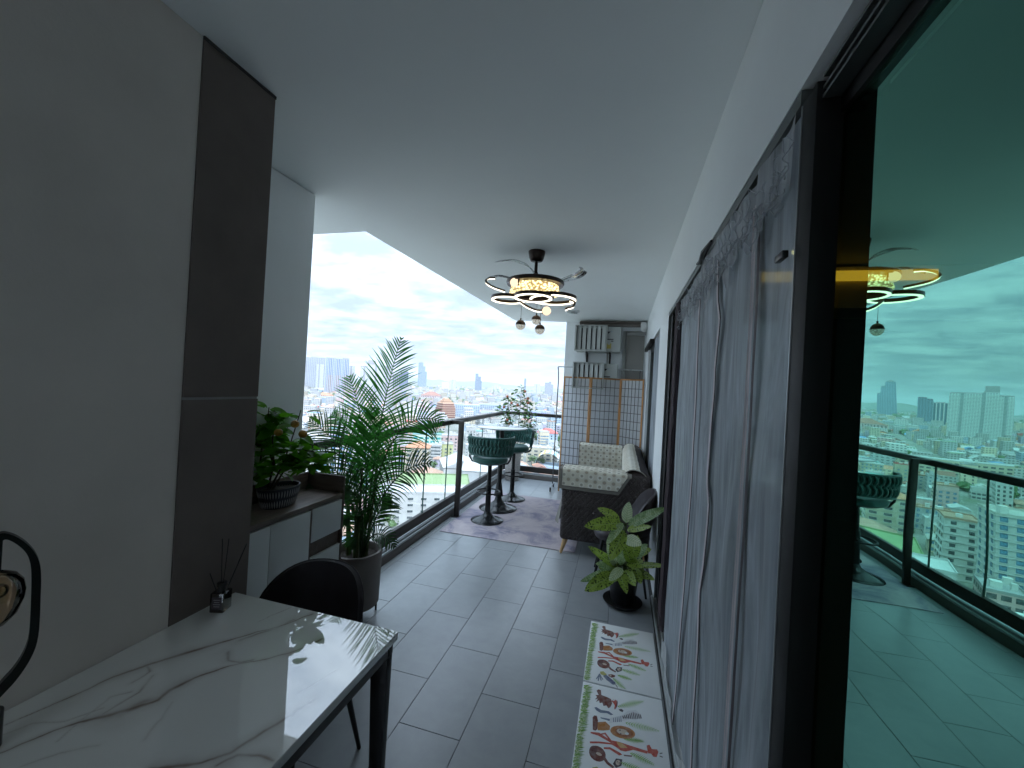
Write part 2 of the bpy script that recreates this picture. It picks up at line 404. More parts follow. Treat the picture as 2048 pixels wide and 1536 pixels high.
seam_pink=pmat('seam_pink',(.66,.60,.62),.7,0,.1,10)
def drape(ya,yb,z0f,z1f,ny,nz,amp,fn=None,x=0.0,seed=0):
    m=MB(); vs=[]
    for i in range(ny+1):
        u=i/ny
        for j in range(nz+1):
            t=j/nz; y0=ya(t) if callable(ya) else ya; y1=yb(t) if callable(yb) else yb
            y=y0+(y1-y0)*u; za=z0f(u) if callable(z0f) else z0f; zb=z1f(u) if callable(z1f) else z1f
            z=za+(zb-za)*t
            p=Vector((seed+y*7.5,z*.45,seed)); 
            f=noise.noise(p)*amp+noise.noise(Vector((seed+y*16+z*1.2,z*.7,3)))*amp*.40+noise.noise(Vector((y*3+z*2.2,z*.8,seed+9)))*amp*.8
            f+=amp*.3*(1-abs(((y*13+z*.9+noise.noise(Vector((y*2,z,5)))*1.5)%2)-1)*1.0)*.6
            vs.append((x+f,y,z))
    fs=[(i*(nz+1)+j,(i+1)*(nz+1)+j,(i+1)*(nz+1)+j+1,i*(nz+1)+j+1) for i in range(ny) for j in range(nz)]
    m.add(vs,fs); return m
def ribbon(path,w,x,mat,name,par,lbl=None,dx=.004,d=(0,1,0)):
    m=MB(); vs=[]
    for (y,z) in path:
        ww=w*(1+.35*noise.noise(Vector((y*3,z*4,w*99))))
        vs+= [(x-dx,y-ww/2,z),(x-dx-.003,y,z),(x-dx,y+ww/2,z)]
    n=len(path); fs=[]
    for i in range(n-1): fs+=[(3*i,3*i+1,3*i+4,3*i+3),(3*i+1,3*i+2,3*i+5,3*i+4)]
    m.add(vs,fs); return m.build(name,mat,par,smooth=True,label=lbl)
cur=T('mesh_curtain','long grey see-through mesh insect curtain with lace top and dark seams','curtain',(XW+.012,0,0))
ct=lambda u: 2.205-.012*math.sin(u*9)-.02*u
drape(.95,lambda t:2.74-.10*t,lambda u:.03 if u<.97 else .1,ct,210,90,.010,seed=2).build('mesh_cloth',mesh_m,cur,smooth=True)
drape(.96,2.64,lambda u:2.0+.035*math.sin(u*34)+.02*math.sin(u*91)+.03*(1-u),ct,200,14,.016,seed=8,x=-.012).build('lace_trim',lace_m,cur,smooth=True)
# embroidered cords of the lace
lc=MB()
for kx in range(17):
    u0=kx/17; yb_=.98+1.64*u0; pts=[]
    a=rnd.uniform(.03,.06); b_=rnd.uniform(.025,.05); ph=rnd.uniform(0,6); zc_=2.10-.02*u0+rnd.uniform(-.04,.04)
    for i in range(26):
        q=i/25*6.28*rnd.choice((1,1)); rr=1+.35*math.sin(3*q+ph)+.12*math.sin(7*q)
        pts.append((-.028+.006*math.sin(5*q+ph),yb_+a*rr*math.cos(q),zc_+b_*rr*math.sin(q)))
    lc.tube(pts,.0011,4,caps=False)
for row in range(4):
    pts=[]
    for i in range(240):
        y=.96+1.68*i/239; pts.append((-.026+.004*math.sin(i),y,2.02+.045*row-.01*row*row+.02*math.sin(y*31+row)+.012*math.sin(y*73+row*2)))
    lc.tube(pts,.0012,4,caps=False)
lc.build('lace_cords',pmat('lace_thread',(.36,.38,.41),.7),cur,smooth=True)
def seam_path(pts,n=26,j=.004):
    out=[]
    zs=[onx(*p,XW)for p in pts]
    for i in range(n):
        t=i/(n-1)*(len(zs)-1); a=int(min(t,len(zs)-2)); q=zs[a].lerp(zs[a+1],t-a)
        out.append((q.y+j*noise.noise(Vector((q.z*6,q.y*9,1))),q.z))
    return out
s1=[(1517,405),(1512,560),(1508,640),(1496,860),(1485,1060),(1468,1300),(1449,1600),(1440,1750)]
sp=seam_path(s1,40)
ribbon(sp,.022,-.004,seam_dark,'seam',cur)
ribbon([(y+.017,z) for y,z in sp],.011,-.008,seam_pink,'hem_band',cur)
ribbon([(y+.034,z) for y,z in sp],.006,-.008,seam_pink,'hem_band',cur)
s2=[(1437,520),(1436,600),(1440,640),(1430,735),(1428,790),(1420,880),(1415,960),(1418,1010),(1408,1130),(1399,1180),(1396,1290),(1386,1440),(1378,1620)]
sp=seam_path(s2,44,.008); ribbon(sp,.030,-.010,seam_pink,'hem_band',cur); ribbon([(y-.014,z) for y,z in sp],.008,-.008,seam_dark,'seam',cur)
s3=[(1400,600),(1394,740),(1384,960),(1374,1090),(1366,1200),(1352,1380),(1340,1500)]
sp=seam_path(s3,40,.010); ribbon(sp,.022,-.010,seam_pink,'hem_band',cur); ribbon([(y-.015,z) for y,z in sp],.012,-.008,seam_dark,'seam',cur)
# rolled dark leading edge of the curtain
pe=[]
for i in range(40):
    t=i/39; z=2.17-2.06*t; pe.append((-.006+.006*noise.noise(Vector((z*5,0,0))),2.66+.09*t+.012*noise.noise(Vector((z*3,4,0))),z))
MB().tube(pe,[.020+.005*math.sin(i*1.7)+.008*max(0,(i-34)/5) for i in range(40)],8).build('rolled_edge',seam_dark,cur,smooth=True)
for kx in range(3): MB().tube([(p[0]-.018-.004*kx,p[1]-.014+.014*kx+.006*noise.noise(Vector((p[2]*8,kx,3))),p[2]) for p in pe],.0035,5).build('edge_fold',pmat('fold%d'%kx,(.12,.09,.10),.6) if kx==0 else MATS['fold0'],cur,smooth=True)
pts=[(-.012,1.36,2.225),(-.02,1.62,2.235),(-.02,1.90,2.235),(-.012,2.0,2.215)]
MB().tube([(-.014,1.78,2.232),(-.02,1.9,2.225),(-.02,1.97,2.205),(-.028,2.02,2.212)],[.006,.014,.012,.004],6).build('curtain_clip',black_metal,cur,smooth=True)
MB().box(-.03,-.018,.94,.985,1.895,1.91).build('latch',black_metal,cur,bevel=.002)
ws=drape(1.35,2.62,lambda u:.006+.01*abs(math.sin(u*17)),lambda u:.10+.05*math.sin(u*7+1)+.02*math.sin(u*23),120,10,.014,seed=21,x=-.022)
ws.build('plastic_hem',curtain_mat('clear_plastic_film',(.62,.64,.66),.45),cur,smooth=True)
cur2=T('mesh_curtain','short stretch of grey mesh curtain over the far glass door, tucked behind the sofa back','curtain',(XW+.012,0,0))
drape(4.07,4.92,.3,lambda u:2.20+.015*math.sin(u*12),70,50,.012,seed=31).build('mesh_cloth',mesh_m,cur2,smooth=True)
MB().box(-.05,.0,4.90,6.05,2.19,2.235).build('valance_strip',pmat('valance_dark',(.02,.017,.016),.7),cur2,bevel=.004)
ribbon([(4.92+.01*math.sin(z*5),z) for z in [2.2-.05*i for i in range(38)]],.03,0,seam_dark,'seam',cur2)
# ================================================================ kerb and railing
kb=MB(); kb.box(-2.05,-1.902,2.047,7.10,-.02,.072); kb.box(-1.902,-.93,6.905,7.05,-.02,.072)
o=kb.build('balcony_kerb',bronze,bevel=.003); structo(o)
kt=MB(); kt.box(-2.02,-1.912,2.047,6.915,.072,.085); kt.box(-1.945,-1.930,2.047,6.94,.085,.105); kt.box(-1.912,-1.906,2.047,6.915,.066,.090)
kt.box(-1.912,-.93,6.917,7.02,.0722,.0852); kt.box(-1.93,-.93,6.94,6.955,.085,.105)
ral=T('balcony_railing','dark metal balcony railing with clear glass panes around the corner','railing',(0,0,0))
kt.build('base_channel',alu,ral,bevel=.002)
XR=-1.985
hr=MB(); hr.box(XR-.03,XR+.03,2.05,7.03,1.095,1.15); hr.box(XR-.03,-.932,6.97,7.03,1.094,1.149)
hr.build('handrail',dark_metal,ral,bevel=.004)
br=MB(); br.box(XR-.022,XR+.022,2.05,7.0,.105,.200); br.box(XR+.022,-.932,6.978,7.022,.104,.199)
br.build('bottom_rail',dark_metal,ral,bevel=.003)
def pane(x0,x1,y0,y1):
    g=MB().box(x0,x1,y0,y1,.200,1.095).build('glass_pane',clear_glass,ral)
ys=[2.05,3.05,3.93,4.50,5.75,6.95]
# the panes are 10 mm sheets with a visible edge at each butt joint
for a,b_ in zip(ys[:-1],ys[1:]):
    MB().quad((XR,a+.006,.2),(XR,b_-.006,.2),(XR,b_-.006,1.095),(XR,a+.006,1.095)).build('glass_pane',clear_glass,ral)
for a in ys[1:-1]: MB().box(XR-.005,XR+.005,a-.006,a+.006,.2,1.095).build('glass_edge',green_edge,ral)
MB().quad((XR+.03,7.0,.2),(-.935,7.0,.2),(-.935,7.0,1.095),(XR+.03,7.0,1.095)).build('glass_pane',clear_glass,ral)
MB().box(-.955,-.935,6.98,7.02,.2,1.095).build('end_stile',dark_metal,ral)
# inner post with its elbow
MB().box(-1.866,-1.806,4.515,4.555,.006,1.15).build('post',dark_metal,ral,bevel=.004)
MB().box(XR+.03,-1.866,4.512,4.558,1.106,1.151).build('post_arm',dark_metal,ral,bevel=.004)
MB().box(-1.89,-1.79,4.49,4.58,0.0005,.006).build('post_foot',black_metal,ral,bevel=.002)
# ================================================================ leaf materials
def leaf_mat(name,a,b_,trans=.35,spots=None,rough=.38,vs=9):
    b=NB(name); v=b.co(); oi=b.n('ShaderNodeObjectInfo')
    f=b.noise(v,vs,4,.6)
    col=b.mix(b.mr(f,.3,.7,0,1),a,b_)
    col=b.mix(b.math('MULTIPLY',oi.outputs['Random'],.35),col,tuple(min(1,x*1.5) for x in b_))
    if spots:
        vo=b.n('ShaderNodeTexVoronoi'); vo.inputs['Scale'].default_value=spots[1]; b.l(v,vo.inputs['Vector'])
        sm=b.math('LESS_THAN',vo.outputs['Distance'],.33)
        n2=b.mr(b.noise(v,14,3),.45,.6,0,1)
        col=b.mix(b.math('MULTIPLY',sm,b.math('MULTIPLY',n2,.8)),col,spots[0])
    p=b.bsdf(col,rough,0,None,link=False)
    t=b.n('ShaderNodeBsdfTranslucent'); b.l(b.mix(1.0,col,(1.3,1.6,.7),'MULTIPLY'),t.inputs[0])
    mx=b.n('ShaderNodeMixShader'); mx.inputs[0].default_value=trans; b.l(p,mx.inputs[1]); b.l(t.outputs[0],mx.inputs[2]); b.l(mx.outputs[0],b.out.inputs[0]); return b.m
palm_m=leaf_mat('palm_leaf',(.022,.105,.03),(.05,.18,.05),.5)
palm_dk=leaf_mat('palm_leaf_old',(.013,.045,.016),(.03,.085,.027),.3)  # darker green for most of the arching fronds
lemon_m=leaf_mat('lemon_leaf',(.05,.17,.012),(.11,.28,.02),.5)
ficus_m=leaf_mat('fruit_tree_leaf',(.025,.07,.015),(.05,.12,.025),.3)
def leaf_mesh(L=.08,W=.04,n=6,fold=.25,droop=.2,tip=1.0,wave=0):
    m=MB(); vs=[]
    for i in range(n+1):
        t=i/n; w_=W/2*math.sin(math.pi*min(1,t**.8))**.62*(1 if t<.98 else .15); y=L*t; z=-droop*L*t*t
        wz=wave*math.sin(i*2.1)
        vs+= [(-w_,y,z+fold*w_+wz),(0,y,z),(w_,y,z+fold*w_-wz)]
    fs=[]
    for i in range(n): fs+=[(3*i,3*i+1,3*i+4,3*i+3),(3*i+1,3*i+2,3*i+5,3*i+4)]
    m.add(vs,fs); return m
def frame_to(p,d,up=Vector((0,0,1)),rollr=0):
    d=Vector(d).normalized(); x=d.cross(up)
    if x.length<1e-4: x=Vector((1,0,0))
    x.normalize(); z=x.cross(d)
    m3=Matrix((x,d,z)).transposed()
    return Matrix.Translation(p)@m3.to_4x4()@Matrix.Rotation(rollr,4,'Y')
# ================================================================ marble table
tb=T('dining_table','white marble dining table with dark veins and black tapered legs against the left wall','table',(-1.04,.49,0))
tt=MB().box(-.352,.355,-.76,.745,.722,.7498).build('table_top',marble_edge,tb,bevel=.006,seg=3)
def tpx(x,y): p=onz(x/2.497,1000+y/2.497,.75); return (p.x+1.04,p.y-.49)
VE=[([(0,1265),(120,1215),(270,1150),(400,1105),(520,1085),(640,1050),(790,1000),(850,950),(980,882),(1150,830),(1300,800),(1440,765),(1600,700)],.0042,1.0),
 ([(30,1120),(200,1050),(400,960),(560,890),(720,832),(800,808),(960,752),(1180,690),(1330,650),(1440,615),(1560,570)],.0036,.9),
 ([(760,1335),(1000,1312),(1140,1270),(1250,1200),(1330,1150),(1420,1098),(1560,1000)],.0034,.9),
 ([(1080,1330),(1180,1280),(1300,1275),(1360,1300)],.003,.8),([(1140,760),(1150,800),(1200,815),(1260,800)],.006,.75),([(1200,700),(1260,680),(1380,640),(1460,600)],.010,.55),
 ([(500,1085),(620,1010),(700,960),(760,880)],.0018,.6),([(720,832),(740,860),(660,915)],.0018,.6),([(300,1195),(420,1090),(560,985),(660,960)],.0016,.5),([(640,1050),(720,1010),(800,990)],.008,.6),([(520,1085),(600,1070)],.008,.6),
 ([(1290,610),(1360,575),(1450,540)],.0014,.6),([(720,1200),(800,1100),(860,1010)],.0014,.35),([(0,1180),(150,1120),(330,1100),(520,1040)],.0022,.5),([(1600,900),(1680,850),(1500,960)],.0012,.4),([(100,1335),(300,1260),(480,1225)],.0016,.4)]
segs=[]
for pl_,wd,st_ in VE:
    P2=[tpx(*p) for p in pl_]
    for a,b_ in zip(P2[:-1],P2[1:]): segs.append((a[0],a[1],b_[0],b_[1],wd,st_))
NX,NY=250,520
gx=np.linspace(-.3505,.3535,NX+1); gy=np.linspace(-.7585,.7435,NY+1); XX,YY=np.meshgrid(gx,gy,indexing='ij')
def fnoise(sc,seed,oct=4):
    o=np.zeros_like(XX); r=np.random.RandomState(seed)
    for k in range(oct):
        for _ in range(5):
            a=r.uniform(0,6.28); f=sc*2**k*r.uniform(.7,1.4); o+=np.sin((XX*math.cos(a)+YY*math.sin(a))*f+r.uniform(0,6.28))/5/1.75**k
    return o
wx=XX+.0055*fnoise(28,1,5); wy=YY+.0055*fnoise(28,2,5); wm_=.75+.65*fnoise(14,3,3)
F=np.zeros_like(XX)
for x1,y1,x2,y2,wd,st_ in segs:
    dx,dy=x2-x1,y2-y1; t=np.clip(((wx-x1)*dx+(wy-y1)*dy)/(dx*dx+dy*dy+1e-12),0,1); d=np.hypot(wx-x1-t*dx,wy-y1-t*dy)
    w_=wd*1.35*np.clip(wm_,.25,2.2); F=np.maximum(F,st_*(np.exp(-(d/w_)**2)*.78+.34*np.exp(-(d/(w_*4.5))**2)))
F=np.clip(F*(.8+.35*fnoise(60,5,3)),0,1)[...,None]
base=np.array([.78,.78,.75])*(1+.045*fnoise(6,7,3)[...,None]); vein=np.array([.23,.165,.135])
COLR=(base*(1-F)+vein*F).reshape(-1,3)
vs=np.stack([XX,YY,np.full_like(XX,.7502)],-1).reshape(-1,3)
ii,jj=np.meshgrid(np.arange(NX),np.arange(NY),indexing='ij'); a=(ii*(NY+1)+jj).ravel(); W1=NY+1
fq=np.stack([a,a+W1,a+W1+1,a+1],-1)
me=bpy.data.meshes.new('marble_sheet'); me.vertices.add(len(vs)); me.vertices.foreach_set('co',vs.ravel()); me.loops.add(fq.size); me.loops.foreach_set('vertex_index',fq.ravel()); me.polygons.add(len(fq)); me.polygons.foreach_set('loop_start',np.arange(0,fq.size,4)); me.materials.append(marble); me.update()
ca_=me.color_attributes.new('Col','FLOAT_COLOR','POINT'); ca_.data.foreach_set('color',np.concatenate([COLR,np.ones((len(COLR),1))],1).astype(np.float32).ravel())
inst('marble_surface',me,tt)
MB().box(-.345,.343,.708,.735,.682,.7215).box(.318,.343,-.75,.706,.682,.7215).box(-.345,-.32,-.75,.706,.682,.7215).build('apron_frame',black_metal,tb,bevel=.002)
for (lx,ly,sx_,sy2) in ((.318,.708,1,1),(-.318,.708,-1,1),(.318,-.73,1,-1),(-.318,-.73,-1,-1)):
    m=MB(); xs=(lx-.03*sx_,lx+.024*sx_); 
    top=[(lx-.040*sx_,ly-.004),(lx+.024*sx_,ly-.004),(lx+.024*sx_,ly+.026),(lx-.040*sx_,ly+.026)]
    bot=[(lx-.010*sx_,ly-.004),(lx+.020*sx_,ly-.004),(lx+.020*sx_,ly+.022),(lx-.010*sx_,ly+.022)]
    vs=[(x,y,.6815) for x,y in top]+[(x,y,0) for x,y in bot]
    m.add(vs,[(0,1,2,3),(7,6,5,4),(0,4,5,1),(1,5,6,2),(2,6,7,3),(3,7,4,0)]); m.build('leg',black_metal,tb,bevel=.0015)
# ================================================================ velvet chairs
def make_chair(label,mat,loc,rz,legm,HB=.36):
    t=T('dining_chair',label,'chair',loc,rz)
    # seat cushion
    m=MB(); N=28
    def outl(k,s=1): 
        q=2*math.pi*k/N; c,s_=math.cos(q),math.sin(q); e=.72
        return (.235*s*math.copysign(abs(c)**e,c),.225*s*math.copysign(abs(s_)**e,s_)-.01)
    rings=[(.80,.392),(.97,.400),(1.0,.425),(.985,.452),(.90,.470),(.6,.476),(.02,.477)]
    vs=[];
    for s_,z in rings: vs+=[(*outl(k,s_),z) for k in range(N)]
    fs=[(a*N+k,a*N+(k+1)%N,(a+1)*N+(k+1)%N,(a+1)*N+k) for a in range(len(rings)-1) for k in range(N)]
    fs.append(tuple(reversed(range(N)))); m.add(vs,fs); m.build('seat',mat,t,smooth=True)
    # back shell: curved, rounded top; back at -y
    m=MB(); nu,nv=30,14; vo=[];vi=[]
    for i in range(nu+1):
        u=-1+2*i/nu; ph=u*R(80)
        for j in range(nv+1):
            v=j/nv; hgt=HB*(max(0,1-abs(u)**2.6))**.55; z=.44+hgt*v
            lean=.055*v
            rr=.245+.012*math.sin(v*3.1)
            x=rr*math.sin(ph)*(1+.03*v); y=-(rr-.01)*math.cos(ph)-lean+.02
            th=.020*(1-.55*v**4)*(1-.5*abs(u)**6)
            nx,ny=math.sin(ph),-math.cos(ph)
            vo.append((x+nx*th,y+ny*th,z)); vi.append((x-nx*th,y-ny*th,z))
    W=nv+1; fs=[]; off=len(vo)
    for i in range(nu):
        for j in range(nv):
            a=i*W+j; fs.append((a,a+W,a+W+1,a+1)); fs.append((off+a,off+a+1,off+a+W+1,off+a+W))
    for i in range(nu):
        a=i*W+nv; fs.append((a,a+W,off+a+W,off+a)); a=i*W; fs.append((a,off+a,off+a+W,a+W))
    for j in range(nv):
        fs.append((j,j+1,off+j+1,off+j)); a=nu*W+j; fs.append((a,off+a,off+a+1,a+1))
    m.add(vo+vi,fs); bk=m.build('backrest',mat,t,smooth=True)
    pts=[]
    for i in range(nu+1):
        u=-1+2*i/nu; ph=u*R(80); hgt=HB*(max(0,1-abs(u)**2.6))**.55; v=1; rr=.245+.012*math.sin(3.1)
        pts.append((rr*math.sin(ph)*1.03+math.sin(ph)*.012,-(rr-.01)*math.cos(ph)-.055+.02-.012*math.cos(ph),.44+hgt))
    MB().tube(pts,.0035,6).build('piping',mat,bk,smooth=True)
    for sx_ in (-1,1):
        for sy2 in (-1,1):
            MB().tube([(sx_*.15,sy2*.14-.01,.40),(sx_*.215,sy2*.21-.01,0)],[.016,.009],8).build('leg',legm,t,smooth=True)
    MB().tube([(-.16,-.15,.393),(.16,-.15,.393),(.16,.13,.393),(-.16,.13,.393)],.009,6,closed=True,caps=False).build('under_frame',legm,t)
    return t
make_chair('black velvet dining chair with rounded back tucked in at the end of the marble table',chair_m,(-1.215,1.31,0),R(180+4),black_metal,.318)
make_chair('dark plum chair with curved back standing between the sofa arm and the potted spotted-leaf plant',plum,(.045,3.56,0),R(90),black_metal)
# ================================================================ cabinet
cb=T('sideboard','walnut and pale grey sideboard with open niche standing in the wall recess','cabinet',(-1.725,1.67,0))
X0,X1,Y0,Y1=-.133,.135,-.383,.425
MB().box(X0,X1,Y0,Y1,.872,.90).build('cabinet_top',wood_top,cb,bevel=.0015)
MB().box(X0,X1-.016,Y0+.002,Y1,.06,.8715).build('carcass',wood_dark,cb)
MB().box(X0,X1+.002,Y1+.0005,Y1+.018,.06,1.0).build('end_panel',wood_dark,cb,bevel=.0015)
MB().box(X0-.0005,X0+.016,Y0,Y1,.9003,1.0).build('upstand',wood_top,cb,bevel=.0015)
front=pmat('pale_front',(.66,.68,.67),.5,0,.03,2)
def yat(px,py): return onx(px,py,-1.59).y-1.67
yA=yat(541,1060); yB=yat(622,1030)
MB().box(X1-.015,X1+.002,Y0+.004,yA-.003,.08,.866).build('door',front,cb,bevel=.0015)
MB().box(X1-.015,X1+.002,yA+.001,yB-.004,.08,.866).build('door',front,cb,bevel=.0015)
MB().box(X1-.015,X1+.002,yB+.010,Y1-.004,.685,.866).build('drawer',front,cb,bevel=.0015)
MB().box(X1-.015,X1+.002,yB+.010,Y1-.004,.08,.60).build('door',front,cb,bevel=.0015)
MB().box(X1-.014,X1+.001,yB-.002,yB+.008,.08,.871).build('divider',wood_dark,cb)
for xx,yy in ((X0+.03,Y0+.05),(X1-.04,Y0+.05),(X0+.03,Y1-.05),(X1-.04,Y1-.05)): MB().tube([(xx,yy,.06),(xx,yy,0)],.015,8).build('foot',black_metal,cb)
# ================================================================ lemon tree
def pot_ribbed(par,mat1,mat2,rx,ry,h,rt=1.0):
    prof=[(.70,0),(.74,.004),(.90,h*.45),(1.0,h-.004),(1.0,h),(.93,h),(.90,h-.02),(.02,h-.022)]
    m=MB().lathe(prof[:7],(0,0,0),40,None,rx,ry); 
    m2=MB(); m2.v=[(x,y,z) for x,y,z in m.v]; m2.f=m.f; 
    o=m2.build('pot',mat1,par,smooth=True)
    rb=MB()
    for row,(za,zb) in enumerate(((.006,h*.5),(h*.5,h-.012))):
        for i in range(46):
            q=2*math.pi*(i+.5*row)/46; 
            pts=[]
            for k in range(4):
                z=za+(zb-za)*k/3; s_=.745+(.995-.745)*(z/h)**.85; pts.append((rx*s_*math.cos(q)*1.004,ry*s_*math.sin(q)*1.004,z))
            rb.tube(pts,[.0015,.0032,.0032,.0015],4,flat=1)
    rb.build('ribs',mat2,o,kind='stuff')
    MB().lathe([(.90,h-.022),(.001,h-.018)],(0,0,0),24,None,rx,ry).build('soil',soil,par)
lt=T('lemon_tree','small lemon tree with two ripe lemons in a ribbed oval pot on the sideboard','potted plant',(-1.725,1.755,.9004))
pot_ribbed(lt,pmat('navy_pot',(.03,.03,.045),.5),pmat('pale_ribs',(.38,.38,.39),.6),.082,.118,.105)
def branchy(par,trunks,mat,name='branch'):
    for pts,r in trunks: MB().tube(pts,[r*(1-.6*i/(len(pts)-1)) for i in range(len(pts))],6).build(name,mat,par,smooth=True)
tr=[]
base=Vector((0,0,.09))
def L2(px,py,y,org): return ony(px,py,y)-Vector(org)
org=(-1.725,1.755,.9004)
twigs=[[(535,985),(548,930),(545,880),(552,825)],[(540,985),(560,940),(580,890),(602,820)],[(532,985),(520,930),(525,880),(518,840)],[(545,985),(575,930),(605,900),(640,905)],[(560,940),(590,925),(612,935),(640,925)],[(548,930),(530,880),(535,840),(538,815)]]
tips=[]
for i,tw in enumerate(twigs):
    ps=[L2(x,y,1.755+rnd.uniform(-.05,.05)*(k/3),org) for k,(x,y) in enumerate(tw)]
    ps[0].z=max(ps[0].z,.08); tr.append((ps,.006)); tips.append(ps)
branchy(lt,tr,bark)
lm=[leaf_mesh(.085,.046,6,.25,.25).mesh('lemon_leaf',lemon_m,True),leaf_mesh(.070,.040,6,.35,.1).mesh('lemon_leaf_b',lemon_m,True)]
for i in range(270):
    ps=tips[rnd.randrange(len(tips))]; t=rnd.uniform(.12,1)**.8*(len(ps)-1); a=int(min(t,len(ps)-2)); p=ps[a].lerp(ps[a+1],t-a)
    q=rnd.uniform(0,6.28); el=rnd.uniform(-.5,.9) ; d=Vector((math.cos(q),math.sin(q),el)); 
    off=d.normalized()*rnd.uniform(0,.045)
    p=p+off
    pw=p+Vector(org)
    if pw.x+d.x*.06<-1.85: d.x=abs(d.x)
    inst('leaf',rnd.choice(lm),lt,frame_to(p,d,rollr=rnd.uniform(-.6,.6))@Matrix.Scale(rnd.uniform(.7,1.25),4))
lemon_skin=pmat('lemon_skin',(.42,.22,.02),.45,0,.1,8,.2,200,.001)
for (x,y) in ((557,865),(606,868),(590,848)):
    m=MB().sphere(L2(x,y,1.70,org),.021,14,10,sc=(1,1,.92)); m.build('lemon',lemon_skin,lt,smooth=True)
# ================================================================ palm
pm=T('areca_palm','tall areca palm with long feathery fronds in a taupe pot beside the railing','potted plant',(-1.66,2.37,0))
PO=Vector((-1.66,2.37,0))
MB().lathe([(.001,.09),(.150,.09),(.157,.10),(.163,.44),(.163,.448),(.146,.448),(.144,.40)],(0,0,0),40).build('pot',pot_grey,pm,smooth=True)
MB().lathe([(.1445,.402),(.001,.406)],(0,0,0),30).build('soil',soil,pm)
for q in (-.65,.9,2.5,4.1):
    MB().tube([(.145*math.cos(q),.145*math.sin(q),.15),(.150*math.cos(q),.150*math.sin(q),0)],.008,6).build('pot_leg',black_metal,pm)
def bez(a,b,c,d,t): return a*(1-t)**3+b*3*t*(1-t)**2+c*3*t*t*(1-t)+d*t**3
def frond(par,A,B,C_,D,n=34,Lf=.24,mat=palm_m,start=.25,side=None,width=.011,drp=.17):
    if side is None: side=(Vector((.55,-.80,.15))+Vector((rnd.uniform(-.35,.35),rnd.uniform(-.2,.2),rnd.uniform(-.1,.5)))).normalized()
    m=MB()
    pts=[bez(A,B,C_,D,i/22) for i in range(23)]
    m.tube(pts,[.0065*(1-.8*i/22)+.0008 for i in range(23)],5)
    for i in range(n):
        t=start+(1-start)*(i+.5)/n
        p=bez(A,B,C_,D,t); p2=bez(A,B,C_,D,min(1,t+.01)); tg=(p2-p).normalized() if (p2-p).length>1e-6 else Vector((0,0,1))
        s0=tg.cross(side)
        if s0.length<.05: s0=Vector((1,0,0))
        s0.normalize(); nn=s0.cross(tg)
        env=math.sin(math.pi*min(1,(t-start)/(1-start)*.86+.14))**.7
        for sd_ in (-1,1):
            L=Lf*1.12*env*rnd.uniform(.85,1.12); ang=R(rnd.uniform(46,62))*(1-.42*t)+.1
            d=(tg*math.cos(ang)+s0*sd_*math.sin(ang)+nn*rnd.uniform(.05,.25)).normalized()
            wv=tg.cross(d).normalized().cross(d).normalized()
            prev=p; vs=[]; K=4; dd=d.copy()
            for k in range(K+1):
                u=k/K; w_=width*math.sin(math.pi*(.12+.88*u*.98))**.6*(1-.25*u)+.0006
                if k==K: w_=.0008
                vs+= [prev-wv*w_/2,prev+wv*w_/2]
                dd=(dd+Vector((0,0,-drp))*u*1.2).normalized(); prev=prev+dd*L/K
            m.add(vs,[(2*k,2*k+1,2*k+3,2*k+2) for k in range(K)])
    return m.build('frond',mat,par)
# fronds measured on the photo: base px, control px, control px, tip px, depth of the base and of the tip
FR=[((738,1100),(742,960),(760,810),(803,676),0,.05,44,.23,0),
    ((735,1100),(745,930),(800,800),(884,845),.02,-.10,40,.22,1),
    ((735,1100),(742,950),(732,840),(698,752),0,.05,32,.19,0),
    ((733,1100),(730,960),(690,880),(618,842),0,-.05,34,.21,1),
    ((735,1110),(745,1010),(790,925),(862,926),.02,-.12,34,.18,1),
    ((735,1120),(748,1040),(790,985),(850,1000),.03,-.15,34,.17,1),
    ((730,1100),(728,990),(690,930),(608,912),-.02,-.16,34,.19,1),
    ((735,1120),(740,1060),(775,1040),(818,1078),.02,-.22,26,.13,1),
    ((728,1100),(725,1010),(680,930),(590,965),-.02,-.30,30,.15,1),
    ((735,1100),(738,980),(720,860),(664,828),0,.12,36,.19,0),
    ((737,1100),(745,980),(765,870),(785,762),0,.16,36,.20,0),
    ((733,1100),(738,1010),(760,930),(800,900),0,.12,34,.18,1),
    ((732,1110),(735,1030),(718,960),(678,985),-.03,-.22,30,.16,1),
    ((736,1110),(742,1040),(770,1000),(800,1035),0,-.26,30,.15,1),
    ((733,1105),(732,1000),(735,900),(745,815),0,.0,38,.20,0),
    ((733,1110),(735,1040),(745,990),(772,960),0,-.18,30,.15,1),
    ((730,1110),(724,1050),(705,1010),(690,1045),-.02,-.15,26,.13,1),
    ((735,1110),(738,1000),(755,905),(830,858),0,.08,36,.19,0),
    ((733,1105),(728,1000),(705,900),(640,880),0,.12,34,.19,1),
    ((733,1115),(736,1070),(756,1046),(790,1095),0,-.2,24,.11,1),
    ((733,1110),(736,1040),(728,980),(706,940),0,-.2,30,.15,1),
    ((737,1110),(744,1050),(758,1010),(782,1000),0,.10,28,.14,1),
    ((732,1115),(730,1070),(716,1050),(700,1092),0,-.1,22,.11,1)]
SKIP={5,7,10,13,15,17,18,20}
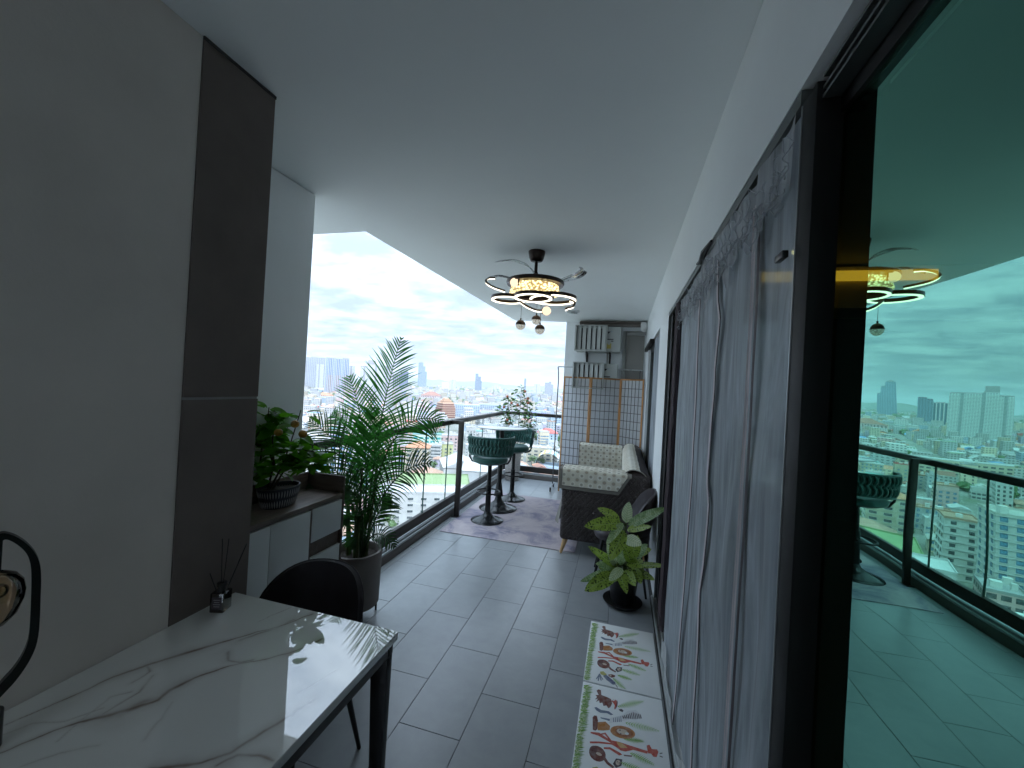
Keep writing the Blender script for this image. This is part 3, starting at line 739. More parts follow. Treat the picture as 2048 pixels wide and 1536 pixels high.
for i,(a,b_,c,d,db,dt,n,lf,k) in enumerate(FR):
    if i in SKIP: continue
    n=int(n*(.72 if k==1 else .86))
    y0=2.37+db; y1=2.37+dt*1.0
    A=ony(*a,y0)-PO; B=ony(*b_,y0+(y1-y0)*.2)-PO; C_=ony(*c,y0+(y1-y0)*.6)-PO; D=ony(*d,y1)-PO
    A.z=.40; A.x*=.5; A.y*=.5
    frond(pm,A,B,C_,D,n,lf,palm_m if k==0 or rnd.random()<.35 else palm_dk,start=.38 if k==0 else .36,width=.0112,drp=.14 if k==0 else .34)
for i in range(9):
    q=rnd.uniform(0,6.28); a=Vector((.06*math.cos(q),.06*math.sin(q),.40)); b_=Vector((.10*math.cos(q),.10*math.sin(q),.85+rnd.uniform(-.1,.2)))
    MB().tube([a,(a+b_)/2,b_],[.012,.010,.006],7).build('cane',stem_m,pm,smooth=True)
# ================================================================ bar table and stools
bt=T('bar_table','round white bar table on a black trumpet pedestal between two green stools','table',(-1.475,5.05,.0058))
MB().lathe([(.001,1.045),(.325,1.045),(.330,1.050),(.330,1.058),(.326,1.062),(.001,1.062)],n=56).build('table_top',pmat('white_laminate',(.72,.74,.75),.12,0,.03,3,Coat_Weight=.6,Coat_Roughness=.03),bt,smooth=True)
MB().lathe([(.10,1.03),(.11,1.044),(.001,1.0445)],n=24).build('mount_plate',black_metal,bt)
MB().lathe([(.03,1.03),(.03,.34),(.034,.33),(.060,.17),(.062,.165),(.03,.16)],n=24).build('pedestal',black_metal,bt,smooth=True)
MB().lathe([(.034,.16),(.055,.10),(.10,.06),(.17,.028),(.243,.010),(.246,.006),(.244,.001),(.001,.001)],n=56).build('base',pmat('gloss_black',(.02,.021,.022),.16,.3),bt,smooth=True)
def make_stool(label,loc,rz,group):
    t=T('bar_stool',label,'bar stool',loc,rz,group)
    gb=bpy.data.materials['gloss_black']
    MB().lathe([(.030,.110),(.045,.078),(.085,.048),(.14,.024),(.190,.009),(.193,.005),(.191,.001),(.001,.001)],n=48).build('base',gb,t,smooth=True)
    MB().tube([(0,0,.09),(0,0,.42)],.031,16).build('column_sleeve',black_metal,t,smooth=True)
    MB().tube([(0,0,.42),(0,0,.66)],.024,16).build('column',black_metal,t,smooth=True)
    r=[(.0+.135*math.cos(q),-.02+.135*math.sin(q),.345) for q in [2*math.pi*i/36 for i in range(36)]]
    fr=MB().tube(r,.009,8,closed=True,caps=False); fr.tube([(0,-.155,.345),(0,.03,.345)],.008,8); fr.build('foot_ring',black_metal,t,smooth=True)
    MB().lathe([(.001,.655),(.07,.655),(.15,.672),(.17,.682),(.001,.6825)],n=30).build('seat_plate',black_metal,t,smooth=True)
    MB().lathe([(.001,.683),(.17,.683),(.200,.695),(.209,.720),(.203,.748),(.175,.766),(.10,.773),(.001,.774)],n=44).build('seat',green_velvet,t,smooth=True)
    # curved woven back (back at -y)
    nb=22; m=MB(); A0=R(100)
    for i in range(nb):
        for s_ in (0,1):
            pts=[];rs=[]
            for k in range(11):
                v=k/10; z=.795+.195*v
                ph=-A0+2*A0*(i+.5)/nb+(A0/nb)*.95*math.sin(v*math.pi*2+ (0 if s_ else math.pi))
                rr=.245+.02*v+.008*math.cos(v*math.pi*2+(0 if s_ else math.pi)+1.57)
                pts.append((rr*math.sin(ph),-rr*math.cos(ph)+.02,z-.05*(1-math.cos(ph))*.5*(1-v)+.0)); rs.append(.0165*(1-.3*abs(2*v-1)**4))
            m.tube(pts,rs,8,flat=.75)
    sh_v=[]
    for k in range(41):
        ph=-A0+2*A0*k/40
        for (v,ro) in ((0,.241),(.5,.250),(1,.261),(1,.269),(.5,.258),(0,.249)):
            sh_v.append((ro*math.sin(ph),-ro*math.cos(ph)+.02,.795+.195*v-.05*(1-math.cos(ph))*.5*(1-v)))
    m.add(sh_v,[(6*k+q,6*(k+1)+q,6*(k+1)+(q+1)%6,6*k+(q+1)%6) for k in range(40) for q in range(6)]+[tuple(range(6)),tuple(reversed(range(240,246)))])
    bk=m.build('woven_back',green_velvet,t,smooth=True)
    for zz,r0 in ((.795,.246),(.990,.266)):
        pts=[]
        for k in range(41):
            ph=-A0+2*A0*k/40; pts.append((r0*math.sin(ph),-r0*math.cos(ph)+.02,zz-.05*(1-math.cos(ph))*.5*(1 if zz<.9 else 0)))
        MB().tube(pts,.012,8).build('back_rim',green_velvet,bk,smooth=True)
    for s_ in (-1,1):
        MB().tube([(s_*.15,.0,.672),(s_*.215,-.02,.69),(s_*.243,-.03,.74),(s_*.247,-.03,.82)],.011,8).build('arm_bracket',black_metal,t,smooth=True)
    return t
st=make_stool('green woven-back bar stool nearest the camera, turned away, in front of the round table',(-1.452,4.545,.0058),R(6),'green bar stools at the round table')
dup_tree(st,(-1.425,5.54,.0058),R(178),'green woven-back bar stool behind the round table, in front of the woven planter')
# ================================================================ corner planter with fruit tree
pl=T('fruit_tree','leafy tree with small reddish fruit in a tall woven planter in the railing corner','potted plant',(-1.735,6.70,.0))
def weave_mat():
    b=NB('white_weave'); v=b.co('Object',(1,1,1))
    ck=b.n('ShaderNodeTexBrick'); ck.inputs['Scale'].default_value=34; ck.inputs['Mortar Size'].default_value=.035; ck.inputs['Color1'].default_value=(.50,.47,.44,1); ck.inputs['Color2'].default_value=(.40,.37,.34,1); ck.inputs['Mortar'].default_value=(.12,.10,.09,1)
    sp_=b.n('ShaderNodeSeparateXYZ'); b.l(v,sp_.inputs[0]); cm=b.n('ShaderNodeCombineXYZ')
    ang=b.math('ARCTAN2',sp_.outputs[1],sp_.outputs[0]); b.l(b.math('MULTIPLY',ang,.14),cm.inputs[0]); b.l(sp_.outputs[2],cm.inputs[1]); b.l(cm.outputs[0],ck.inputs['Vector'])
    b.bsdf(ck.outputs['Color'],.7,0,b.bump(ck.outputs['Fac'],-.6,.003)); return b.m
MB().lathe([(.001,.003),(.108,.003),(.118,.02),(.142,.50),(.138,.505),(.128,.50),(.126,.46)],n=36).build('planter',weave_mat(),pl,smooth=True)
MB().lathe([(.127,.465),(.001,.47)],n=24).build('soil',soil,pl)
orgP=(-1.735,6.70,0)
tw=[[(1037,905),(1035,870),(1040,820),(1043,775)],[(1038,905),(1025,870),(1012,845),(1004,820)],[(1040,905),(1052,870),(1062,845),(1064,822)],[(1038,900),(1046,860),(1055,815),(1052,795)],[(1036,895),(1022,850),(1016,810),(1018,795)],[(1038,900),(1050,885),(1062,870),(1068,850)]]
tp=[]
for q in tw:
    ps=[L2(x,y,6.70+rnd.uniform(-.15,.1)*k/3,orgP) for k,(x,y) in enumerate(q)]; ps[0]=Vector((0,0,.46)); tp.append(ps)
branchy(pl,[(p,.009) for p in tp],bark)
fm=MB(); lfm=leaf_mesh(.095,.042,4,.2,.2)
def addleaf(dst,src,M_):
    dst.add([M_@Vector(p) for p in src.v],src.f)
for i in range(430):
    ps=tp[rnd.randrange(6)]; t=rnd.uniform(.28,1)*(len(ps)-1); a=int(min(t,len(ps)-2)); p=ps[a].lerp(ps[a+1],t-a)
    q=rnd.uniform(0,6.28); d=Vector((math.cos(q),math.sin(q),rnd.uniform(-.6,.8)))
    addleaf(fm,lfm,frame_to(p+d*rnd.uniform(0,.07),d,rollr=rnd.uniform(-.8,.8))@Matrix.Scale(rnd.uniform(.6,1.15),4))
fm.build('foliage',ficus_m,pl,kind='stuff')
redm=pmat('red_fruit',(.36,.10,.04),.4,0,.3,5)
for (x,y) in ((1015,793),(1056,797),(1056,806),(1035,810),(1050,783),(1008,814),(1023,806),(1015,840),(1018,850)):
    MB().sphere(L2(x,y,6.6,orgP),.024,10,8).build('fruit',redm,pl,smooth=True)
# small round cushion-like stone by the kerb corner (seen behind the table base)
# ================================================================ rug
def rug_mat():
    b=NB('distressed_rug'); v=b.co(); f=b.noise(v,2.6,8,.68,.6); g=b.noise(b.co('Object',(1,3.2,1)),9,7,.75,.4); h=b.noise(v,150,2,.5)
    col=b.ramp(f,[(.30,(.13,.12,.19)),(.42,(.30,.27,.33)),(.50,(.45,.385,.41)),(.66,(.54,.47,.48))])
    col=b.mix(b.mr(g,.60,.70,0,.7),col,(.14,.13,.22)); col=b.mix(b.mr(g,.30,.42,.5,0),col,(.56,.51,.51))
    b.bsdf(col,.95,0,b.bump(h,.35,.002)); return b.m
rg=MB(); nx_,ny_=36,40; vs=[]
for i in range(nx_+1):
    for j in range(ny_+1):
        x=-1.81+1.445*i/nx_; y=4.012+1.79*j/ny_; e=max(0,1-j/2.2)
        vs.append((x+1.1,y-4.9,.0055+e*.006*max(0,noise.noise(Vector((x*4,0,1))))))
o_=len(vs); W=ny_+1
fs=[(i*W+j,(i+1)*W+j,(i+1)*W+j+1,i*W+j+1) for i in range(nx_) for j in range(ny_)]
edge=[(i*W) for i in range(nx_+1)]+[nx_*W+j for j in range(1,ny_+1)]+[i*W+ny_ for i in range(nx_-1,-1,-1)]+[j for j in range(ny_-1,0,-1)]
vs2=[(vs[k][0],vs[k][1],vs[k][2]-.0045) for k in edge]; E_=len(edge)
fs+=[(edge[(k+1)%E_],edge[k],o_+k,o_+(k+1)%E_) for k in range(E_)]
o=rg.add(vs+vs2,fs).build('rug',rug_mat()); o.location=(-1.1,4.9,0); tag(o,'faded mauve and blue distressed rug under the bar stools and table','rug')
# ================================================================ sofa
def quilt_mat():
    b=NB('quilted_brown'); v=b.co('Object'); s=b.n('ShaderNodeSeparateXYZ'); b.l(v,s.inputs[0])
    a=b.math('ADD',b.math('ADD',s.outputs[0],s.outputs[1]),b.math('MULTIPLY',s.outputs[2],.8)); c=b.math('SUBTRACT',b.math('ADD',s.outputs[0],s.outputs[1]),b.math('MULTIPLY',s.outputs[2],.8))
    la=b.math('ABSOLUTE',b.math('SINE',b.math('MULTIPLY',a,60))); lc_=b.math('ABSOLUTE',b.math('SINE',b.math('MULTIPLY',c,60)))
    h=b.math('MINIMUM',la,lc_); f=b.noise(v,6,4)
    col=b.mix(b.mr(f,.3,.7,0,1),(.036,.026,.025),(.052,.040,.038)); col=b.mix(b.mr(h,0,.35,.5,0),col,(.016,.012,.012))
    b.bsdf(col,.7,0,b.bump(b.mr(h,0,.6,0,1),.8,.01)); return b.m
qm=quilt_mat(); sofa_pl=pmat('brown_sofa_cloth',(.030,.020,.020),.7,0,.15,8,.25,200,.001)
sf=T('sofa','dark brown quilted two-arm sofa standing along the right wall with oak legs','sofa',(-.10,5.0,.0))
S=lambda x,y:(x+.10,y-5.0)
def sbox(m,x0,x1,y0,y1,z0,z1): m.box(x0+.10,x1+.10,y0-5,y1-5,z0,z1)
m=MB(); sbox(m,-.50,.285,4.16,5.90,.14,.36); m.build('base',qm,sf,bevel=.02,seg=3)
m=MB(); sbox(m,-.515,.30,3.945,4.158,.137,.825); m.build('armrest',qm,sf,bevel=.035,seg=4)
m=MB(); sbox(m,-.52,.30,5.902,6.10,.137,.825); m.build('armrest',qm,sf,bevel=.035,seg=4)
m=MB(); sbox(m,-.53,.09,4.161,5.899,.362,.50); m.build('seat_cushion',sofa_pl,sf,bevel=.04,seg=4)
m=MB(); sbox(m,.062,.312,3.955,6.09,.30,.862); m.build('backrest',sofa_pl,sf,bevel=.10,seg=7)
for x,y,dx,dy in ((-.46,3.99,-.035,-.035),(-.46,6.05,-.03,.03),(.25,3.99,.02,-.03),(.25,6.05,.02,.03)):
    MB().tube([(x+.10,y-5,.14),(x+.10+dx,y-5+dy,.006 if y<4 or 1 else 0)],[.028,.013],10).build('leg',oak_leg,sf,smooth=True)
def throw_mat(name,axis):
    b=NB(name); v=b.co(); s=b.n('ShaderNodeSeparateXYZ'); b.l(v,s.inputs[0])
    if axis=='x': u_=s.outputs[0]; w_=b.math('ADD',s.outputs[1],s.outputs[2])
    else: u_=s.outputs[1]; w_=b.math('SUBTRACT',s.outputs[2],s.outputs[0])
    P_=.085
    def cell(ou,ow):
        fu=b.math('SUBTRACT',b.math('FRACT',b.math('ADD',b.math('DIVIDE',u_,P_),ou)),.5); fw=b.math('SUBTRACT',b.math('FRACT',b.math('ADD',b.math('DIVIDE',w_,P_),ow)),.5)
        return b.math('SQRT',b.math('ADD',b.math('MULTIPLY',fu,fu),b.math('MULTIPLY',fw,fw)))
    d1=cell(0,0); d2=cell(.5,.5)
    band=b.math('COMPARE',d1,.24,.07); core=b.math('LESS_THAN',d1,.15)
    ring2=b.math('COMPARE',d2,.22,.05); core2=b.math('LESS_THAN',d2,.19)
    f=b.noise(v,5,4); g=b.noise(v,90,3)
    base=b.mix(b.mr(f,.3,.7,0,1),(.66,.63,.52),(.76,.73,.62))
    col=b.mix(b.math('MULTIPLY',core2,.75),base,(.34,.275,.19)); col=b.mix(b.math('MULTIPLY',ring2,.35),col,(.48,.47,.41))
    fade=b.mr(f,.42,.58,.25,1)
    col=b.mix(b.math('MULTIPLY',band,fade),col,(.84,.83,.76)); col=b.mix(b.math('MULTIPLY',core,.6),col,(.27,.25,.20))
    b.bsdf(col,.9,0,b.bump(g,.3,.002)); return b.m
th_x=throw_mat('patterned_throw','x'); th_y=throw_mat('patterned_throw_long','y')
border=pmat('throw_border',(.24,.225,.20),.9,0,.1,9); pipe=pmat('throw_piping',(.04,.03,.03),.8)
def sheet(fn,nu,nv,thick=.004):
    vs=[fn(i/nu,j/nv) for i in range(nu+1) for j in range(nv+1)]; W=nv+1
    return vs,[(i*W+j,(i+1)*W+j,(i+1)*W+j+1,i*W+j+1) for i in range(nu) for j in range(nv)]
def arm_path(v,zb,yo,yi,zt,zi,off,out_sign=1):
    # outer face up, over the top, inner face down ; v 0..1
    r=.035; segs=[(yo,zb),(yo,zt-r),(yo+out_sign*r*.3,zt-r*.3),(yo+out_sign*r,zt),(yi-out_sign*r,zt),(yi-out_sign*r*.3,zt-r*.3),(yi,zt-r),(yi,zi)]
    L=[0]
    for a,b_ in zip(segs[:-1],segs[1:]): L.append(L[-1]+math.hypot(a[0]-b_[0],a[1]-b_[1]))
    s=v*L[-1]
    for k in range(len(segs)-1):
        if s<=L[k+1]+1e-9:
            t=(s-L[k])/(L[k+1]-L[k]+1e-9); return segs[k][0]+(segs[k+1][0]-segs[k][0])*t,segs[k][1]+(segs[k+1][1]-segs[k][1])*t
    return segs[-1]
def near_throw():
    root=T('sofa_throw','beige and grey octagon-patterned throw draped over the near sofa arm','throw',(-.2,4.05,.7))
    O=Vector((-.2,4.05,.7))
    def mk(x0,x1,drop,name,mat,off):
        def fn(u,v):
            x=x0+(x1-x0)*u
            zb=drop(x); y,z=arm_path(v,zb,3.940-off,4.163+off,.830+off,.56,0)
            y+=.004*noise.noise(Vector((x*9,v*6,2))); z+=.004*noise.noise(Vector((x*7,v*5,7)))
            return (x-O.x,y-O.y,z-O.z)
        vs,fs=sheet(fn,50,40); return MB().add(vs,fs)
    zl=lambda x:.632 if x<.02 else min(.80,.632+(x-.02)*1.72)
    zi=lambda x:.665 if x<.012 else min(.805,.665+(x-.012)*1.72)
    o=mk(-.548,.130,zl,'b',border,.004).build('border',border,root,smooth=True)
    mk(-.515,.092,zi,'c',th_x,.008).build('woven_panel',th_x,root,smooth=True)
    # left end flap wraps the arm front
    def fn(u,v):
        y=3.938+.232*u; z=.84-(.84-.63)*v
        return (-.549+.012*math.sin(v*1.5)-O.x-.004*math.sin(u*7),y-O.y,z-O.z)
    vs,fs=sheet(fn,12,10); MB().add(vs,fs).build('end_flap',border,root,smooth=True)
    pts=[(-.515,3.928,.842)]
    path=[(-.516,.665),(.012,.665),(.092,.80)]
    MB().tube([(-.517-O.x,3.930-O.y,.80-O.z)]+[(x-O.x,3.930-O.y,z-O.z) for x,z in path],.0022,5).build('piping',pipe,root)
near_throw()
def simple_throw(label,fn,nu,nv,mat,O,name='sofa_throw'):
    root=T(name,label,'throw',O); vs,fs=sheet(lambda u,v:tuple(Vector(fn(u,v))-Vector(O)),nu,nv); MB().add(vs,fs).build('woven_panel',mat,root,smooth=True)
    N=40; pts=[Vector(fn(i/N,0))-Vector(O) for i in range(N+1)]+[Vector(fn(1,i/N))-Vector(O) for i in range(1,N+1)]
    MB().tube(pts,.004,5).build('piping',border,root,smooth=True)
    pts=[Vector(fn(0,i/N))-Vector(O) for i in range(N+1)]
    MB().tube(pts,.005,5).build('piping',border,root,smooth=True)
def f_far(u,v):
    x=-.55+.60*u; y,z=arm_path(v,.50,5.895,6.10,.832,.70,0); return (x,y+.004*noise.noise(Vector((x*8,v*5,1)))-.004,z+.003*noise.noise(Vector((x*9,v*8,4))))
simple_throw('patterned throw hanging over the far sofa arm in front of the folding screen',f_far,40,36,th_x,(-.2,6.0,.7))
def f_back(u,v):
    y=3.99+2.05*u
    # rounded back profile from seat side over the top to the wall side
    q=v; 
    if q<.45: x=.056; z=.52+(.765-.52)*(q/.45)
    else:
        a=(q-.45)/.55*R(165); x=.056+.1-.103*math.cos(a)*1.0 if a<R(90) else .056+.1+.125*math.sin(a-R(90)); z=.765+.104*math.sin(a) if a<R(90) else .765+.104*math.cos(a-R(90))
    return (x-.004,y,z+.004+.004*noise.noise(Vector((y*5,v*5,4))))
simple_throw('long pale patterned throw lying over the rounded sofa back beside the window wall',f_back,60,30,th_y,(.1,5.0,.7))
# hanging fold of cloth at the front of the sofa
hf=T('hanging_cloth','dark brown cloth corner hanging from the front of the sofa seat over the rug','cloth',(-.57,4.35,.2))
m=MB(); a=ony(1117,1005,4.3); b_=ony(1103,1058,4.3); 
pts3=[(1117,1000,.03),(1116,1020,.03),(1108,1040,.02),(1103,1060,.0),(1110,1062,.03),(1116,1050,.05)]
vs=[]
for i in range(9):
    t=i/8; z=.44-.24*t; w_=.03+.07*t
    vs+= [(-.545-.02*t-(-.57),4.30-w_-4.35,z-.2),(-.560-.055*t-(-.57),4.30-4.35,z-.2),(-.545-.02*t-(-.57),4.30+w_-4.35,z-.2)]
m.add(vs,[(3*i+k,3*i+k+1,3*i+k+4,3*i+k+3) for i in range(8) for k in (0,1)]); m.build('cloth_fold',border,hf,smooth=True)
# ================================================================ folding screen
def paper_mat():
    b=NB('shoji_paper'); v=b.co(); f=b.noise(v,30,4); p=b.bsdf(b.mix(f,(.80,.79,.77),(.86,.85,.82)),.8,0,None,link=False)
    t=b.n('ShaderNodeBsdfTranslucent'); t.inputs[0].default_value=(.85,.87,.92,1); mx=b.n('ShaderNodeMixShader'); mx.inputs[0].default_value=.62
    b.l(p,mx.inputs[1]); b.l(t.outputs[0],mx.inputs[2]); b.l(mx.outputs[0],b.out.inputs[0]); return b.m
paper=paper_mat(); lat_m=pmat('lattice_wood',(.10,.085,.075),.6)
fs_=T('folding_screen','three-panel paper folding screen with light wood frames standing behind the sofa','screen',(-.3,6.25,0))
P=[Vector((-.887,6.33,0)),Vector((-.462,6.25,0)),Vector((-.018,6.33,0)),Vector((.300,6.05,0))]
barv=None
for k in range(3):
    a,b_=P[k],P[k+1]; d=(b_-a); L=d.length; ang=math.atan2(d.y,d.x)
    Mx=Matrix.Translation(a-Vector((-.3,6.25,0)))@Matrix.Rotation(ang,4,'Z')
    m=MB(); e=.002
    m.box(e,.022,-.009,.009,0,1.80); m.box(L-.022,L-e,-.009,.009,0,1.80); m.box(.022,L-.022,-.009,.009,1.778,1.80); m.box(.022,L-.022,-.009,.009,.05,.09)
    fr=m.build('panel_frame',pine,fs_,bevel=.0015); fr.matrix_local=Mx
    pp=MB().box(.022,L-.022,-.0008,.0008,.09,1.778).build('paper',paper,fr)
    iw=L-.044
    hb=MB().box(0,iw,-.004,-.001,-.0035,.0035).mesh('bar_h%d'%k,lat_m); vb=MB().box(-.003,.003,-.0055,-.001,.0,1.688).mesh('bar_v%d'%k,lat_m)
    for i in range(1,14): inst('lattice_bar',hb,fr,Matrix.Translation((.022,0,.09+1.688*i/14)))
    for i in range(1,6): inst('lattice_bar',vb,fr,Matrix.Translation((.022+iw*i/6,0,.09)))
# ================================================================ garment rack
gr=T('clothes_rack','thin grey metal clothes rack on castors standing behind the folding screen','rack',(-.36,6.42,0))
MB().tube([(-.645,0,1.955),(-.2,0,1.952),(.3,0,1.948),(.645,0,1.944)],.010,8).build('top_rail',steel,gr,smooth=True)
rack_m=pmat('rack_grey',(.12,.12,.125),.4,.6)
for s_ in (-1,1):
    x=-.630 if s_<0 else .615
    MB().tube([(x-(.012 if s_<0 else 0),0,1.945),(x-.006,0,1.90),(x+.004 if s_<0 else x,0,1.75),(x,0,1.0),(x,0,.085)],.009,8).build('post',rack_m,gr,smooth=True)
    MB().tube([(x,-.22,.075),(x,.13,.075)],.011,8).build('foot_bar',steel,gr,smooth=True)
    for yy in (-.20,.11):
        w_=MB().tube([(x-.009,yy,.024),(x+.009,yy,.024)],.0235,14); w_.box(x-.012,x+.012,yy-.008,yy+.008,.030,.066); w_.build('castor',black_metal,gr,smooth=False)
MB().tube([(-.63,0,.20),(.615,0,.20)],.007,6).build('lower_rail',rack_m,gr,smooth=True)
# ================================================================ end wall things
def ac(label,z0,z1,x0,x1,y0=6.30):
    t=T('air_conditioner',label,'air conditioner',((x0+x1)/2,y0,z0),0,'outdoor air conditioner units on the end wall')
    W_=(x1-x0)/2; h=z1-z0; case=pmat('ac_casing',(.47,.49,.47),.5,0,.04,3) if 'ac_casing' not in MATS else MATS['ac_casing']
    MB().box(-W_,W_,.05,.29,0,h).build('casing',case,t,bevel=.008)
    xs=W_*.36
    MB().box(-W_+.05,xs-.04,.044,.049,.03,h-.03).build('fan_opening',pmat('ac_dark',(.02,.02,.02),.8) if 'ac_dark' not in MATS else MATS['ac_dark'],t)
    m=MB(); m.box(-W_-.01,-W_+.012,-.06,.044,-.005,h+.005); m.box(-W_+.012,xs,-.06,.044,h-.004,h+.006); m.box(-W_+.012,xs,-.06,.044,-.006,.008); m.box(xs,xs+.012,-.06,.044,-.005,h+.005)
    m.build('louvre_frame',case,t,bevel=.002)
    n=6; sp_=(xs-(-W_+.02))/n
    for i in range(n):
        cx_=-W_+.02+sp_*(i+.5); Mx=Matrix.Translation((cx_,-.012,0))@Matrix.Rotation(R(-22),4,'Z')
        MB().box(-sp_*.40,sp_*.40,-.002,.002,.009,h-.006,Mx).build('louvre_slat',case,t)
    pl_=MB().box(xs+.02,W_-.006,.043,.049,.01,h-.012).build('side_cover',case,t,bevel=.001)
    c=(xs+W_)/2
    blk=MATS.get('print_black') or pmat('print_black',(.02,.02,.022),.6); yl=MATS.get('print_yellow') or pmat('print_yellow',(.55,.45,.12),.6); bl=MATS.get('print_blue') or pmat('print_blue',(.12,.25,.42),.6)
    MB().add([(c-.09,.0415,h*.80),(c-.045,.0415,h*.80),(c-.085,.0415,h*.70)],[(0,1,2)]).build('logo_mark',blk,pl_)
    MB().add([(c-.045,.0414,h*.80),(c-.01,.0414,h*.815),(c-.045,.0414,h*.785)],[(0,1,2)]).build('logo_mark',bl,pl_)
    MB().quad((c-.09,.0415,h*.47),(c+.00,.0415,h*.47),(c+.00,.0415,h*.51),(c-.09,.0415,h*.51)).quad((c-.035,.0415,h*.40),(c,.0415,h*.40),(c,.0415,h*.44),(c-.035,.0415,h*.44)).build('print',blk,pl_)
    MB().quad((c-.10,.0415,h*.12),(c-.03,.0415,h*.12),(c-.03,.0415,h*.33),(c-.10,.0415,h*.33)).build('energy_label',yl,pl_)
    MB().lathe([(.001,0),(.022,0),(.022,.001),(.015,.001)],n=16,M=Matrix.Translation((c-.065,.0410,h*.33))@Matrix.Rotation(R(90),4,'X')).build('energy_dial',case,pl_)
    for s_ in (-.5,.55):
        m=MB(); m.box(W_*s_-.012,W_*s_+.012,.02,.298,-.03,-.009); m.box(W_*s_-.012,W_*s_+.012,.275,.298,-.25,-.031)
        m.add([(W_*s_-.01,.05,-.03),(W_*s_+.01,.05,-.03),(W_*s_+.01,.275,-.22),(W_*s_-.01,.275,-.22),(W_*s_-.01,.08,-.03),(W_*s_+.01,.08,-.03),(W_*s_+.01,.275,-.18),(W_*s_-.01,.275,-.18)],[(0,1,2,3),(7,6,5,4),(0,3,7,4),(1,5,6,2)])
        m.build('bracket',dark_metal,t)
    MB().tube([(W_*.42,.2,-.01),(W_*.42,.26,-.08),(W_*.45,.28,-.25)],.010,6).tube([(W_*.52,.2,-.01),(W_*.52,.25,-.10),(W_*.5,.28,-.22)],.006,6).build('pipe',pmat('pipe_wrap',(.35,.34,.32),.8) if 'pipe_wrap' not in MATS else MATS['pipe_wrap'],t,smooth=True)
    return t
a1=ony(1152,650,6.24); a2=ony(1243,652,6.24); a3=ony(1150,700,6.24)
ac('upper white air conditioner unit with vertical slats high on the end wall',a3.z,a1.z,a1.x,a2.x)
b1=ony(1147,724,6.24); b2=ony(1236,728,6.24)
ac('lower white air conditioner unit half hidden behind the top of the folding screen',b1.z-.39,b1.z,b1.x,b2.x)
sdoor=T('service_door','grey-beige service door in the corner of the end wall beside the air conditioners','door',(.16,6.6,0))
dcol=pmat('door_paint',(.30,.29,.27),.7,0,.03,2); fcol=pmat('door_frame_paint',(.42,.42,.41),.6)
MB().box(-.13,.14,-.012,-.001,0,2.50).build('door_leaf',dcol,sdoor,bevel=.002)
MB().box(-.185,-.131,-.03,-.001,0,2.56).box(-.131,.155,-.03,-.001,2.505,2.56).build('door_frame',fcol,sdoor,bevel=.002)
pc=T('pipe_cover','brown pipe cover running under the ceiling along the end wall','pipe cover',(-.2,6.55,2.66))
MB().box(-.50,.44,-.09,.045,-.035,.036).build('cover_box',pmat('taupe_cover',(.22,.19,.17),.7),pc,bevel=.006)
MB().box(-.50,.44,-.11,-.0905,-.012,.012).build('cover_lip',pmat('dark_lip',(.08,.065,.055),.7),pc)
cc2=T('junction_box','small white rounded box fixed high in the far right corner','box',(.272,6.42,2.60))
MB().box(-.048,.044,-.05,.05,-.035,.075).build('box_body',white_plastic,cc2,bevel=.014,seg=3)
MB().sphere((0,-.01,-.036),.038,14,6,z0=-1,z1=0).build('dome_cap',white_plastic,cc2,smooth=True)
el=T('ceiling_sensor','small flat white box with a clear cover mounted on the ceiling near the end wall','sensor',(-.715,5.66,CZ))  # emergency light on the ceiling
MB().box(-.085,.085,-.05,.05,-.018,-.0005).build('base_plate',white_plastic,el,bevel=.003)
MB().box(-.075,.06,-.042,.042,-.042,-.0185).build('clear_cover',glass_thin('acrylic',(.8,.83,.83),base=.12),el,bevel=.004)
MB().box(-.03,.03,-.02,.02,-.03,-.0186).build('lamp_module',white_plastic,el)
# ================================================================ ceiling fan chandelier
FO=Vector((-.722,3.19,CZ))
fan=T('ceiling_fan_chandelier','dark bronze fan chandelier with glowing rings, clear curved blades and hanging ball lamps','chandelier',FO)
fb=pmat('fan_bronze',(.028,.017,.013),.32,.6,.15,8)
led=emat('led_ring_glow',(1,.90,.68),.75); led_soft=emat('lamp_ball_glow',(1,.72,.50),.27)
def crystal_mat():
    b=NB('lit_crystal'); v=b.co(); vo=b.n('ShaderNodeTexVoronoi'); vo.inputs['Scale'].default_value=55; b.l(v,vo.inputs['Vector'])
    e=b.n('ShaderNodeEmission'); b.l(b.ramp(vo.outputs['Distance'],[(0,(1,.95,.78)),(.35,(1,.80,.36)),(.6,(.22,.14,.05))]),e.inputs[0]); e.inputs[1].default_value=.62
    g=b.bsdf((.8,.8,.75),.08,0,None,link=False); mx=b.n('ShaderNodeMixShader'); mx.inputs[0].default_value=.25; b.l(e.outputs[0],mx.inputs[1]); b.l(g,mx.inputs[2]); b.l(mx.outputs[0],b.out.inputs[0]); return b.m
cry=crystal_mat()
MB().lathe([(.001,-.001),(.068,-.001),(.068,-.010),(.058,-.060),(.048,-.078),(.020,-.084),(.001,-.084)],n=32).build('ceiling_canopy',fb,fan,smooth=True)
MB().tube([(0,0,-.08),(0,0,-.21)],.013,12).build('down_rod',fb,fan,smooth=True)
MB().lathe([(.014,-.165),(.022,-.185),(.055,-.205),(.075,-.225),(.085,-.232),(.215,-.240),(.232,-.246),(.235,-.262),(.228,-.275),(.17,-.275),(.165,-.250),(.001,-.25)],n=56).build('motor_housing',fb,fan,smooth=True)
MB().lathe([(.165,-.276),(.190,-.282),(.195,-.300),(.185,-.316),(.20,-.322),(.205,-.342),(.19,-.350),(.15,-.350),(.15,-.276)],n=56).build('crystal_band',cry,fan,smooth=True)
